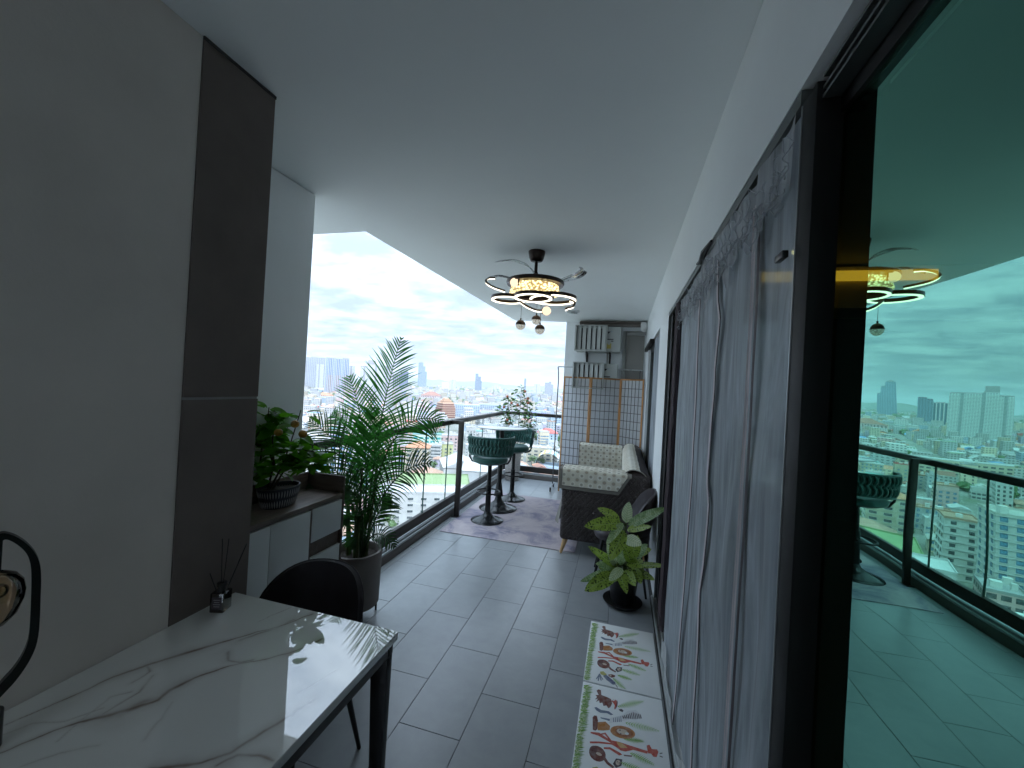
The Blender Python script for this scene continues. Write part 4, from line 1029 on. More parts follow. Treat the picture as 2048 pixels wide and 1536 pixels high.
MB().lathe([(.001,-.352),(.155,-.352),(.16,-.358),(.155,-.372),(.001,-.372)],n=48).build('lower_plate',fb,fan,smooth=True)
def led_ring(c,r,z,tilt=0):
    Mx=Matrix.Translation((c[0],c[1],z))@Matrix.Rotation(tilt,4,'X')
    a=MB().lathe([(r-.011,.0),(r+.013,.0),(r+.013,.024),(r-.011,.024),(r-.011,.0)],n=56,M=Mx).build('ring_body',fb,fan)
    MB().lathe([(r-.0095,-.001),(r+.009,-.001),(r+.009,-.007),(r-.0095,-.007),(r-.0095,-.001)],n=56,M=Mx).build('ring_glow',led,a)
def W(px,py,y): 
    return ony(px,py,y)-FO
def ringpx(l,r_,cyp,y,z):
    A=ony(l,cyp,y); B=ony(r_,cyp,y); return ((A.x+B.x)/2-FO.x, y-FO.y),(B.x-A.x)/2
c,r_=ringpx(985,1049,594,3.22,0); print('ring1',c,r_,W(1016,594,3.22)); led_ring(c,r_-.008,-.385)
c,r_=ringpx(1030,1103,601,3.06,0); print('ring2',c,r_,W(1066,601,3.06)); led_ring(c,r_-.008,-.405)
c,r_=ringpx(1061,1152,592,3.22,0); print('ring3',c,r_,W(1106,592,3.22)); led_ring(c,r_-.008,-.385)
MB().box(-.17,.16,-.02,.02,-.384,-.372).build('cross_bar',fb,fan)
def strip(pts,n=30,w=.012,name='curved_arm'):
    P_=[W(*p) for p in pts]
    def cr(t):
        s=t*(len(P_)-1); i=min(int(s),len(P_)-2); f_=s-i; p0=P_[max(0,i-1)];p1=P_[i];p2=P_[i+1];p3=P_[min(len(P_)-1,i+2)]
        return .5*((2*p1)+(p2-p0)*f_+(2*p0-5*p1+4*p2-p3)*f_*f_+(3*p1-p0-3*p2+p3)*f_**3)
    Q=[cr(i/n) for i in range(n+1)]
    a=MB().tube(Q,w*.75,6).build(name,fb,fan,smooth=True)
    MB().tube([q+Vector((0,-.004,-w*.85)) for q in Q],w*.36,6).build('arm_glow',led,a,smooth=True)
    return Q
strip([(1010,582,3.10),(985,573,3.05),(972,563,3.1),(978,556,3.25),(990,556,3.3)])
strip([(1040,603,3.0),(1055,613,2.95),(1072,620,2.95),(1086,621,2.98)])
strip([(1140,600,3.2),(1149,604,3.15),(1146,613,3.1),(1136,616,3.08),(1131,619,3.08)])
for (x,y,yy,r0) in ((1029,565,3.0,.034),(1093,622,2.96,.033)):
    p=W(x,y,yy); Mx=Matrix.Translation(p)@Matrix.Rotation(R(80),4,'X')@Matrix.Rotation(R(20),4,'Y')
    a=MB().lathe([(.001,-.014),(r0*.9,-.014),(r0,-.004),(r0,.006),(r0*.92,.014),(.001,.015)],n=28,M=Mx).build('disc_lamp',led_soft,fan,smooth=True)
    MB().tube([p+Vector((r0*.9 if x<1050 else -r0*.9,0,-r0*.7)),p+Vector((r0*.9 if x<1050 else -r0*.9,0,r0*.7))],.006,6).build('lamp_rim',fb,a)
def crys_mat():
    b=NB('bubble_crystal'); v=b.co(); vo=b.n('ShaderNodeTexVoronoi'); vo.inputs['Scale'].default_value=85; b.l(v,vo.inputs['Vector'])
    p=b.bsdf(b.ramp(vo.outputs['Distance'],[(0,(.95,.96,.95)),(.5,(.55,.57,.55)),(.8,(.15,.16,.14))]),.08,0,b.bump(vo.outputs['Distance'],.8,.004),link=False,Transmission_Weight=.55,Emission_Color=(1,.97,.85,1),Emission_Strength=.05)
    b.l(p,b.out.inputs[0]); return b.m
bc=crys_mat()
for (x,y,yy,ytop) in ((1041,650,3.05,604),(1072.5,640,3.22,596),(1079.5,659,3.10,604)):
    p=W(x,y,yy); r0=.0400; q=W(x+1.5,ytop,yy)
    s_=MB().sphere(p,r0,24,8,z0=.02,z1=1).build('ball_cap',fb,fan,smooth=True)
    MB().sphere(p,r0*.985,24,10,z0=-1,z1=.0).build('crystal_half',bc,s_,smooth=True)
    MB().tube([p+Vector((0,0,r0*.9)),p+Vector((0,0,r0+.014))],.006,8).tube([p+Vector((0,0,r0+.012)),Vector((p.x,p.y,-.38))],.0014,5).build('suspension_wire',fb,s_)
bl_m=glass_thin('clear_acrylic_blade',(.95,.97,.97),base=.10,ior=1.5)
def blade(pts,wd):
    P_=[W(*p) for p in pts]; n=24; vs=[]; Q=[]
    for i in range(n+1):
        s=i/n*(len(P_)-1); k=min(int(s),len(P_)-2); f_=s-k; p0=P_[max(0,k-1)];p1=P_[k];p2=P_[k+1];p3=P_[min(len(P_)-1,k+2)]
        Q.append(.5*((2*p1)+(p2-p0)*f_+(2*p0-5*p1+4*p2-p3)*f_*f_+(3*p1-p0-3*p2+p3)*f_**3))
    for i,q in enumerate(Q):
        t=i/n; w_=wd*(.55+.45*math.sin(math.pi*min(1,t*1.05)))*(1 if t<.9 else max(.15,(1-t)/.1))
        tg=(Q[min(n,i+1)]-Q[max(0,i-1)]).normalized(); s0=tg.cross(Vector((0,0,1))).normalized(); up=(s0*.8+Vector((0,0,1))*.45).normalized()
        vs+= [q-up*w_/2,q+up*w_*.05-Vector((0,0,.004)),q+up*w_/2]
    m=MB().add(vs,[(3*i+k,3*i+k+1,3*i+k+4,3*i+k+3) for i in range(n) for k in (0,1)])
    o=m.build('fan_blade',bl_m,fan,smooth=True)
    sm=o.modifiers.new('thick','SOLIDIFY'); sm.thickness=.003
    for kk in (0,2): MB().tube([vs[3*i+kk] for i in range(n+1)],.0022,5).build('blade_rim',glass_thin('acrylic_rim',(.75,.78,.78),base=.35) if 'arim' not in MATS else MATS['arim'],o,smooth=True); MATS['arim']=bpy.data.materials['acrylic_rim']
blade([(1070,548,3.15),(1055,531,3.1),(1030,521,3.1),(1008,521,3.15),(990,524,3.25)],.055)
blade([(1118,562,3.25),(1140,556,3.25),(1157,550,3.2),(1168,541,3.15),(1158,534,3.15)],.060)
blade([(1020,556,3.3),(1000,552,3.35),(985,553,3.4),(975,560,3.35)],.05)
# ================================================================ saucer plant with spotted leaves
DO=Vector((.085,3.22,0))
dp=T('spotted_leaf_plant','broad-leaved plant with speckled yellow-green leaves in a black pot by the curtain','potted plant',DO)
MB().lathe([(.001,.001),(.125,.001),(.142,.018),(.146,.026),(.140,.026),(.120,.012),(.001,.012)],n=40).build('saucer',pot_black,dp,smooth=True)
MB().lathe([(.001,.014),(.080,.014),(.088,.03),(.108,.185),(.114,.19),(.114,.21),(.104,.21),(.102,.18)],n=40).build('pot',pot_black,dp,smooth=True)
MB().lathe([(.1025,.185),(.001,.19)],n=24).build('soil',soil,dp)
def dieff(name,spot,pale):
    b=NB(name); v=b.co(); f=b.noise(v,18,5,.7); s=b.n('ShaderNodeSeparateXYZ'); b.l(v,s.inputs[0])
    ax=b.math('ABSOLUTE',s.outputs[0])
    vein=b.math('ABSOLUTE',b.math('SINE',b.math('MULTIPLY',b.math('SUBTRACT',s.outputs[1],b.math('MULTIPLY',ax,.8)),170)))
    g1,g2=((.24,.36,.045),(.42,.56,.12)) if spot else ((.13,.26,.07),(.58,.70,.44))
    if pale: g1,g2=(.50,.62,.36),(.75,.82,.55)
    col=b.mix(b.mr(f,.35,.65,0,1),g1,g2)
    if not spot: col=b.mix(b.mr(vein,0,.45,.85,0),col,(.07,.17,.04))
    if spot:
        vo=b.n('ShaderNodeTexVoronoi'); vo.inputs['Scale'].default_value=75; b.l(v,vo.inputs['Vector'])
        col=b.mix(b.math('MULTIPLY',b.math('LESS_THAN',vo.outputs['Distance'],.42),b.mr(b.noise(v,26,2),.43,.50,0,.95)),col,(.02,.045,.01))
    col=b.mix(b.math('LESS_THAN',ax,.0014),col,(.40,.50,.22))
    p=b.bsdf(col,.33,0,b.bump(vein,.35,.002),link=False); t=b.n('ShaderNodeBsdfTranslucent'); b.l(col,t.inputs[0]); mx=b.n('ShaderNodeMixShader'); mx.inputs[0].default_value=.35
    b.l(p,mx.inputs[1]); b.l(t.outputs[0],mx.inputs[2]); b.l(mx.outputs[0],b.out.inputs[0]); return b.m
dm=[dieff('spotted_leaf',True,False),dieff('striped_leaf',False,False),dieff('pale_leaf',False,True)]
hub1=L2(1250,1052,3.18,DO); hub2=L2(1240,1128,3.2,DO)
MB().tube([Vector((0,0,.18)),(Vector((0,0,.18))+hub1)/2+Vector((.01,0,0)),hub1],[.010,.008,.006],8).build('stem',stem_m,dp,smooth=True)
MB().tube([Vector((-.02,0,.18)),hub2],[.009,.006],8).build('stem',stem_m,dp,smooth=True)
MB().tube([Vector((.03,0,.18)),L2(1275,1110,3.2,DO)],[.009,.006],8).build('stem',stem_m,dp,smooth=True)
LV=[((1252,1046),(1257,1008),3.16,3.14,.062,2),((1243,1046),(1177,1056),3.14,2.96,.085,0),((1240,1042),(1198,1018),3.2,3.2,.07,0),((1256,1050),(1325,1024),3.15,2.98,.06,1),
 ((1254,1060),(1297,1056),3.14,3.02,.045,0),((1246,1046),(1216,1086),3.12,2.98,.05,1),((1248,1060),(1224,1116),3.08,2.94,.08,0),((1250,1076),(1279,1090),3.1,3.0,.07,2),
 ((1232,1134),(1183,1100),3.2,3.05,.055,0),((1228,1140),(1170,1166),3.15,2.95,.05,1),((1230,1148),(1177,1182),3.1,2.92,.085,0),((1232,1132),(1217,1094),3.2,3.14,.06,2),((1268,1132),(1325,1134),3.15,3.0,.04,0),
 ((1265,1140),(1303,1160),3.15,3.0,.05,0),((1262,1120),(1276,1080),3.2,3.1,.07,0),((1268,1118),(1292,1092),3.2,3.15,.06,1),((1240,1150),(1252,1184),3.1,2.95,.05,0),((1245,1130),(1240,1088),3.14,3.02,.07,1),
 ((1236,1140),(1196,1130),3.2,3.1,.06,1),((1250,1140),(1268,1170),3.1,2.98,.06,0),((1270,1110),(1300,1100),3.24,3.22,.055,0),((1236,1125),(1206,1112),3.22,3.18,.06,1),((1255,1125),(1288,1132),3.1,2.98,.07,0),((1244,1136),(1222,1160),3.08,2.94,.055,2),((1262,1125),(1250,1095),3.1,3.0,.06,0),((1270,1135),(1280,1165),3.12,3.0,.05,0)]
lr=random.Random(5)
for _ in range(14):
    an=lr.uniform(0,6.28); LV.append(((1246+8*math.cos(an),1136+6*math.sin(an)),(1246+lr.uniform(30,52)*math.cos(an),1134+lr.uniform(26,40)*math.sin(an)),3.2,3.2-.14*math.sin(an)-.04,lr.uniform(.045,.07),lr.choice((0,0,1,2))))
for i,(a,b_,ya,yb_,wd,k) in enumerate(LV):
    A=L2(*a,ya,DO); B=L2(*b_,yb_,DO); d=B-A; Ln=d.length
    me=leaf_mesh(Ln*1.08,wd*1.28,10,.22 if k!=2 else .12,.10,wave=.0018).mesh('leaf_%d'%i,dm[k],True)
    lo=inst('leaf',me,dp,frame_to(A,d+Vector((0,0,Ln*.08)),Vector((.1,-.75,.65)),rnd.uniform(-.35,.35)))
    h=hub1 if a[1]<1085 else hub2
    MB().tube([h,(h+A)/2+Vector((0,0,.01)),A],.0035,5).build('petiole',stem_m,dp,smooth=True)
# ================================================================ picture mats
def z6(x,y): p=onz(1160+x/8.533,1240+y/8.533,.009); return (p.x,p.y)
cream=(.83,.85,.85)
PR=[]
def pg(col,*pts,off=0): PR.append((col,[z6(*p) for p in pts],off))
green=(.14,.34,.03); lgreen=(.24,.46,.05); brown=(.16,.035,.02); red=(.50,.05,.02); orange=(.45,.17,.03); dark=(.035,.02,.03); bluegrey=(.12,.16,.25); tan=(.60,.48,.38); whi=(.72,.73,.74)
def palmleaf(ax,ay,bx,by,w_=34):
    n=13; dx,dy=bx-ax,by-ay; L=math.hypot(dx,dy); ux,uy=dx/L,dy/L; nx_,ny_=-uy,ux
    for i in range(n):
        t=(i+.3)/n; cx_,cy2=ax+dx*t,ay+dy*t; ww=w_*1.15*math.sin(math.pi*min(1,.15+t*.8)); 
        for s_ in (-1,1):
            pg(lgreen if (i+s_)%3 else green,(cx_-ux*9,cy2-uy*9),(cx_+ux*10,cy2+uy*10),(cx_+nx_*ww*s_+ux*34,cy2+ny_*ww*s_+uy*34))
for args in ((1000,235,660,285,36),(1200,540,760,450,36),(990,640,740,610,28),(1120,865,820,750,36),(1020,940,700,840,36),(880,1020,640,940,34),(800,1215,560,990,44)): palmleaf(args[2],args[3],args[0],args[1],args[4])
# toucan
pg(brown,(375,115),(400,100),(432,110),(440,160),(520,185),(570,205),(585,250),(560,290),(535,300),(510,270),(470,275),(455,240),(420,245),(410,215),(370,235),(395,200),(355,205),(385,180),(360,160),(405,160))
pg(red,(575,225),(600,205),(640,215),(655,245),(650,285),(610,315),(620,270),(600,245)); pg(whi,(585,215),(610,205),(630,215),(600,228),off=1)
pg(dark,(650,215),(660,240),(652,285),(622,318),(640,270),off=1)
# zebra
pg(whi,(560,400),(640,385),(720,370),(790,330),(900,320),(975,380),(900,425),(820,415),(740,430),(620,445),(545,455))
for i in range(11): 
    x=720+i*23; pg(dark,(x,345+abs(i-6)*6),(x+9,342+abs(i-6)*6),(x+26,412-abs(i-7)*2),(x+12,414),off=1)
for i in range(5): x=600+i*24; pg(bluegrey,(x,400-i*4),(x+8,398-i*4),(x+14,440),(x+3,442),off=1)
pg(dark,(670,312),(710,308),(735,325),(725,342),(690,330),off=1)
pg(bluegrey,(350,290),(375,285),(440,315),(540,330),(600,365),(570,372),(520,350),(430,345),(375,318))
pg(bluegrey,(430,390),(560,410),(640,430),(560,432),(440,402))
# lion
pg(orange,(390,440),(500,435),(560,480),(555,520),(470,525),(400,520)); pg(brown,(330,390),(350,370),(385,375),(400,420),(395,510),(370,525),(335,515))
ell=lambda cx_,cy2,rx,ry,a=0,n=18:[(cx_+rx*math.cos(q)*math.cos(a)-ry*math.sin(q)*math.sin(a),cy2+rx*math.cos(q)*math.sin(a)+ry*math.sin(q)*math.cos(a)) for q in [2*math.pi*i/n for i in range(n)]]
pg(orange,*ell(725,545,165,62,.16)); pg((.30,.09,.02),*ell(745,548,120,44,.16),off=1); pg(tan,*ell(720,540,75,28,.2),off=2); pg(whi,*ell(780,560,26,14,.1),off=3); pg(dark,*ell(690,525,10,7),off=3); pg(dark,*ell(700,560,10,6),off=3)
# giraffe
pg(red,(560,620),(680,640),(830,680),(1050,735),(1040,760),(860,720),(760,735),(700,725),(640,690),(570,660)); pg((.62,.36,.12),(640,630),(720,655),(790,700),(700,700),(660,665),off=1)
for a in (((305,535),(420,545),(600,640),(590,655),(410,575),(310,550)),((300,630),(420,632),(590,650),(585,665),(420,650),(302,648)),((480,690),(560,690),(690,745),(720,765),(680,772),(560,712),(482,706)),((400,560),(500,545),(590,635),(575,642),(490,562),(402,572))): pg(red,*a)
pg(red,(1035,680),(1070,672),(1100,715),(1170,720),(1185,745),(1160,795),(1120,790),(1090,760),(1050,755)); pg(dark,(1200,755),(1235,752),(1235,762),(1202,765)); pg(dark,(1200,780),(1240,792),(1236,800),(1200,790)); pg(brown,(735,765),(850,775),(840,788),(745,778))
# monkey
pg(brown,*ell(400,750,112,72,.35)); pg((.10,.015,.01),*ell(345,720,50,48),off=1); pg(tan,*ell(420,755,40,14,.3),off=2); pg(brown,(480,760),(540,830),(620,880),(600,895),(520,850),(460,790)); pg(dark,(600,850),(640,800),(720,810),(710,870),(640,890)); pg(tan,*ell(665,840,30,26),off=1); pg(dark,*ell(655,832,6,8),off=2); pg(dark,*ell(680,845,6,8),off=2)
# parrot
pg((.45,.42,.10),(340,880),(400,875),(460,930),(420,950),(350,925)); pg(bluegrey,(390,950),(450,935),(600,1060),(610,1100),(560,1105),(450,1020)); pg((.10,.10,.22),(440,960),(480,965),(590,1070),(560,1080),off=1)
for q in ((270,1000,1010),(300,960,1040),(350,960,1035),(380,940,1020)): pg(bluegrey,(330,910),(345,925),(q[0]+20,q[2]),(q[0],q[2]-5))
pg(brown,(480,930),(540,925),(600,945),(595,975),(540,985),(490,960)); pg(tan,*ell(520,950,18,12),off=1); pg(dark,(600,1100),(615,1105),(650,1160),(635,1155))
# meadow grass along the long edge
g_rnd=random.Random(3)
L0,L1=(200,60),(50,1045)
for i in range(420):
    t=g_rnd.random(); x=L0[0]+(L1[0]-L0[0])*t; y=L0[1]+(L1[1]-L0[1])*t; h=g_rnd.uniform(70,135)*(1+.15*math.sin(t*20)); o_=g_rnd.uniform(2,60)
    c=g_rnd.choice((green,lgreen,(.26,.42,.14),(.42,.55,.30)))
    pg(c,(x+o_,y-5),(x+o_,y+6),(x+o_+h*.7,y+g_rnd.uniform(-14,14)),off=g_rnd.randrange(3))
for i in range(70):
    t=g_rnd.random(); x=L0[0]+(L1[0]-L0[0])*t+g_rnd.uniform(14,75); y=L0[1]+(L1[1]-L0[1])*t; pg((.62,.68,.42),*ell(x,y,7,8,0,6),off=3)
matt=pmat('mat_fabric',cream,.9,0,.04,6,.3,300,.0008)
def vcol_mat(name,rough=.85):
    b=NB(name); a=b.n('ShaderNodeAttribute'); a.attribute_name='Col'; f=b.noise(b.co(),60,4); b.bsdf(b.mix(b.mr(f,.3,.7,0,.18),a.outputs['Color'],cream),rough); return b.m
printm=vcol_mat('mat_print')
MX0,MX1=-.122,.284
for k,(ya,yb_,lab) in enumerate(((2.279,2.876,'white doormat printed with jungle animals, the one next to the black plant pot'),(1.672,2.270,'white doormat printed with jungle animals, the one nearer the camera with a gap beyond it'))):
    t=T('animal_mat',lab,'doormat',((MX0+MX1)/2,(ya+yb_)/2,0),0,'printed animal mats along the threshold'); O=t.location.copy()
    MB().box(MX0-O.x,MX1-O.x,ya-O.y,yb_-O.y,.0006,.0086).build('mat_pad',matt,t,bevel=.003)
    m=MB(); sh_=(ya-2.279)
    for i,(c,pts,off) in enumerate(PR):
        P_=[(min(MX1-.003,max(MX0+.003,x))-O.x,min(yb_-.004,max(ya+.004,y+sh_))-O.y,.0090+off*.00012+(i%7)*.000012) for x,y in pts]
        a=sum(P_[q][0]*P_[(q+1)%len(P_)][1]-P_[(q+1)%len(P_)][0]*P_[q][1] for q in range(len(P_)))
        if abs(a)<1e-9: continue
        if a<0: P_.reverse()
        m.poly(P_,c)
    m.build('animal_print',printm,t)
# ================================================================ reed diffuser
rd=T('reed_diffuser','small dark glass reed diffuser with four black sticks on the marble table corner','diffuser',(-1.333,1.128,.7503),R(18))
dk=glass_thin('smoked_glass',(.20,.16,.17),base=.08)
MB().box(-.024,.024,-.024,.024,.0,.068).build('bottle',dk,rd,bevel=.004,seg=2)
MB().box(-.020,.020,-.020,.020,.004,.040).build('liquid',pmat('dark_liquid',(.02,.012,.014),.1),rd)
MB().lathe([(.012,.068),(.012,.086),(.016,.087),(.016,.096),(.007,.097)],n=20).build('neck',pmat('black_cap',(.015,.014,.015),.4),rd,smooth=True)
lb=MB().quad((-.016,-.0243,.014),(.018,-.0243,.014),(.018,-.0243,.056),(-.016,-.0243,.056)).build('label',pmat('label_plum',(.06,.045,.055),.6),rd)
m=MB(); 
for i,wd in enumerate((.020,.024,.018,.022)): m.quad((.001-wd/2,-.0246,.022+i*.0075),(.001+wd/2,-.0246,.022+i*.0075),(.001+wd/2,-.0246,.0245+i*.0075),(.001-wd/2,-.0246,.0245+i*.0075))
m.build('label_print',pmat('label_print_grey',(.30,.29,.30),.6),lb)
iv=rd.matrix_basis.inverted() if False else (Matrix.Translation((-1.333,1.128,.7503))@Matrix.Rotation(R(18),4,'Z')).inverted()
for (x,y) in ((402,1098),(445,1077),(458,1077),(493,1088)):
    tpt=iv@ony(x,y,1.128); d=(tpt-Vector((0,0,.09))).normalized(); MB().tube([Vector((0,0,.012))+Vector((d.x,d.y,0))*-.01,tpt],.0016 if x<480 else .0022,6).build('reed',black_metal,rd)
# ================================================================ oval table lamp
LB=onz(-6,1492,.7503); LB.z=.7503
vh=Vector((LB.x,LB.y,0)).normalized(); sh=Vector((-vh.y,vh.x,0)); sh=-sh if sh.dot(_r)<0 else sh
def lpx(px,py):      # point of the lamp's own upright plane, in (sideways, height) from the lamp foot
    d=ray(px,py); k=(LB.x*vh.x+LB.y*vh.y)/(d.x*vh.x+d.y*vh.y); p=Vector((d.x*k,d.y*k,CAMZ+d.z*k)); return (p-LB).dot(sh),p.z-LB.z
lp=T('table_lamp','black oval ring lamp with amber glass globe at the near end of the marble table','lamp',LB,math.atan2(sh.y,sh.x))
zm=lambda x,y:lpx(x/3.659,1040+y/3.659)
c0=lpx(-8,1250)[0]
outer=[zm(*p) for p in ((60,92),(120,112),(200,165),(262,235),(296,320),(302,420),(297,560),(292,700),(284,820),(262,925),(205,1040),(120,1160),(40,1245))]
inner=[zm(*p) for p in ((40,130),(90,148),(150,188),(200,240),(225,315),(231,420),(227,560),(222,700),(215,820),(200,900),(155,1000),(85,1100),(20,1165))]
topz=max(p[1] for p in outer)+.004; botz=outer[-1][1]-.022
def full(L_,tz,bz): return [(c0,tz)]+L_+[(c0,bz)]+[(2*c0-x,z) for x,z in reversed(L_)]
FO_,FI_=full(outer,topz,botz),full(inner,topz-.020,botz+.026)
def smooth_loop(L_):
    for _ in range(2):
        n=len(L_); L_=[q for i in range(n) for q in ((.75*L_[i][0]+.25*L_[(i+1)%n][0],.75*L_[i][1]+.25*L_[(i+1)%n][1]),(.25*L_[i][0]+.75*L_[(i+1)%n][0],.25*L_[i][1]+.75*L_[(i+1)%n][1]))]
    return L_
FO_,FI_=smooth_loop(FO_),smooth_loop(FI_); N=len(FO_)
vs=[]
for (a,b_),(c,d_) in zip(FO_,FI_): vs+=[(a,-.009,b_),(a,.009,b_),(c,.009,d_),(c,-.009,d_)]
MB().add(vs,[(4*i+k,4*i+(k+1)%4,4*((i+1)%N)+(k+1)%4,4*((i+1)%N)+k) for i in range(N) for k in range(4)]).build('oval_ring',black_metal,lp,smooth=True)
hb_=lpx(0,1417)[1]; rb_=lpx(6,1460)[0]-c0
MB().lathe([(.001,.0),(rb_,.0),(rb_,hb_),(.001,hb_)],(c0,0,0),28).build('base',black_metal,lp,bevel=.002)
MB().tube([(c0,0,hb_-.001),(c0,0,botz+.01)],.006,10).build('stem',black_metal,lp)
gR,gz=lpx(49,1180); gr_=(gR-c0)*1.08
amb=glass_thin('amber_glass',(.80,.66,.50),(1,1,1),.03,1.5)
MB().lathe([(.001,-gr_*1.75),(gr_*.35,-gr_*1.6),(gr_*.75,-gr_*1.05),(gr_*.97,-gr_*.3),(gr_,.15*gr_),(gr_*.90,.7*gr_),(gr_*.62,1.12*gr_),(gr_*.25,1.32*gr_),(.006,1.36*gr_)],(c0,0,gz),36).build('glass_globe',amb,lp,smooth=True)
MB().tube([(c0,0,gz+gr_*1.33),(c0,0,topz-.012)],.0025,10).build('bulb_socket',black_metal,lp)
MB().sphere((c0,0,gz+.01),.016,12,8).build('bulb',glass_thin('bulb_glass',(.8,.75,.65),base=.1),lp,smooth=True)
HAZE_D=0.75e-4
# ================================================================ the city, seen from the 22nd floor
G=-72.0
crnd=random.Random(11)
def gm():
    b=NB('city_ground'); v=b.co(); f=b.noise(v,.03,8,.7); g=b.noise(v,.25,6,.75)
    col=b.ramp(f,[(.35,(.10,.125,.07)),(.46,(.17,.17,.155)),(.6,(.24,.235,.22)),(.72,(.30,.29,.27))])
    col=b.mix(b.mr(g,.5,.68,0,.7),col,(.09,.10,.09)); b.bsdf(col,.9); return b.m
gnd=MB(); gnd.add([(-16000,-3000,G),(6000,-3000,G),(6000,16000,G),(-16000,16000,G)],[(0,1,2,3)])
o=gnd.build('ground',gm()); structo(o)
# distant hills
hl=MB()
def ridge(az0,az1,dist,hmax,seed,n=90,depth=1500):
    vs=[];
    for i in range(n+1):
        t=i/n; az=R(az0+(az1-az0)*t); env=math.sin(math.pi*t)**.8
        h=hmax*env*(.62+.5*noise.noise(Vector((t*3.1,seed,0)))+.18*noise.noise(Vector((t*11,seed,4))))
        s_,c=math.sin(az),math.cos(az)
        for k,(dd,hh) in enumerate(((0,0),(.35,.55),(.62,.92),(.8,1),(1.4,.4),(2,0))): 
            D=dist+depth*dd; wob=1+.12*noise.noise(Vector((t*16,k*1.3,seed)))
            vs.append((s_*D,c*D,G-2+max(0,h)*hh*(wob if 0<k<5 else 1)))
    W=6; return vs,[(i*W+j,(i+1)*W+j,(i+1)*W+j+1,i*W+j+1) for i in range(n) for j in range(W-1)]
for a in ((-33,-14,9800,265,1),(-21,-4,10600,205,5),(-60,-34,9500,190,9)):
    v_,f_=ridge(*a); hl.add(v_,f_)
o=hl.build('hills',pmat('wooded_hill',(.05,.075,.04),.95,0,.3,.004),smooth=True); structo(o)
# ---- materials of buildings
def facade_mat(name,color,var=.10):
    b=NB(name); v=b.co(); f=b.noise(v,.12,6,.7); g=b.noise(b.co('Object',(1,1,.12)),.9,5,.7)
    col=b.mix(b.mr(f,.3,.7,0,1),tuple(c*(1-var) for c in color),tuple(min(.85,c*(1+var)) for c in color))
    col=b.mix(b.mr(g,.56,.78,0,.35),col,tuple(c*.55 for c in color)); b.bsdf(col,.85); return b.m
WALLC={'white':(.40,.40,.395),'cream':(.38,.345,.27),'pale grey':(.36,.37,.38),'pale blue':(.30,.37,.46),'beige':(.50,.43,.33),'pink':(.44,.32,.31),'light green':(.42,.50,.42),'lilac':(.34,.32,.40),'grey':(.32,.33,.34)}
ROOFC={'white':(.38,.385,.39),'grey':(.26,.26,.27),'orange tile':(.36,.17,.10),'brown tile':(.22,.11,.08),'teal metal':(.14,.28,.27),'red metal':(.36,.09,.08),'rusty metal':(.30,.19,.14),'blue metal':(.12,.24,.42),'green':(.17,.235,.11),'concrete':(.36,.35,.33)}
WM={k:facade_mat('wall_'+k.replace(' ','_'),c) for k,c in WALLC.items()}
RM={k:facade_mat('roof_'+k.replace(' ','_'),c,.15) for k,c in ROOFC.items()}
def winmat(name,color,rough=.15):
    b=NB(name); v=b.co(); f=b.noise(v,.8,3,.7); b.bsdf(b.mix(b.mr(f,.4,.6,0,1),color,tuple(c*2.2+.02 for c in color)),rough); return b.m
win_dark=winmat('window_dark',(.035,.045,.05)); win_blue=winmat('window_blue',(.06,.12,.18),.08)
slab_m=facade_mat('balcony_slab',(.45,.45,.44))
USED=[]
def rect(x,y,w,d,rot):
    USED.append((x,y,math.hypot(w,d)/2))
def wall_spots(w,d):
    # four faces: (origin, direction, normal, length)
    return [((-w/2,-d/2),(1,0),(0,-1),w),((w/2,-d/2),(0,1),(1,0),d),((w/2,d/2),(-1,0),(0,1),w),((-w/2,d/2),(0,-1),(-1,0),d)]
def facing(nrm,rot,x,y):
    c,s=math.cos(rot),math.sin(rot); nx_=nrm[0]*c-nrm[1]*s; ny_=nrm[0]*s+nrm[1]*c
    return (nx_*(-x)+ny_*(-y))>0
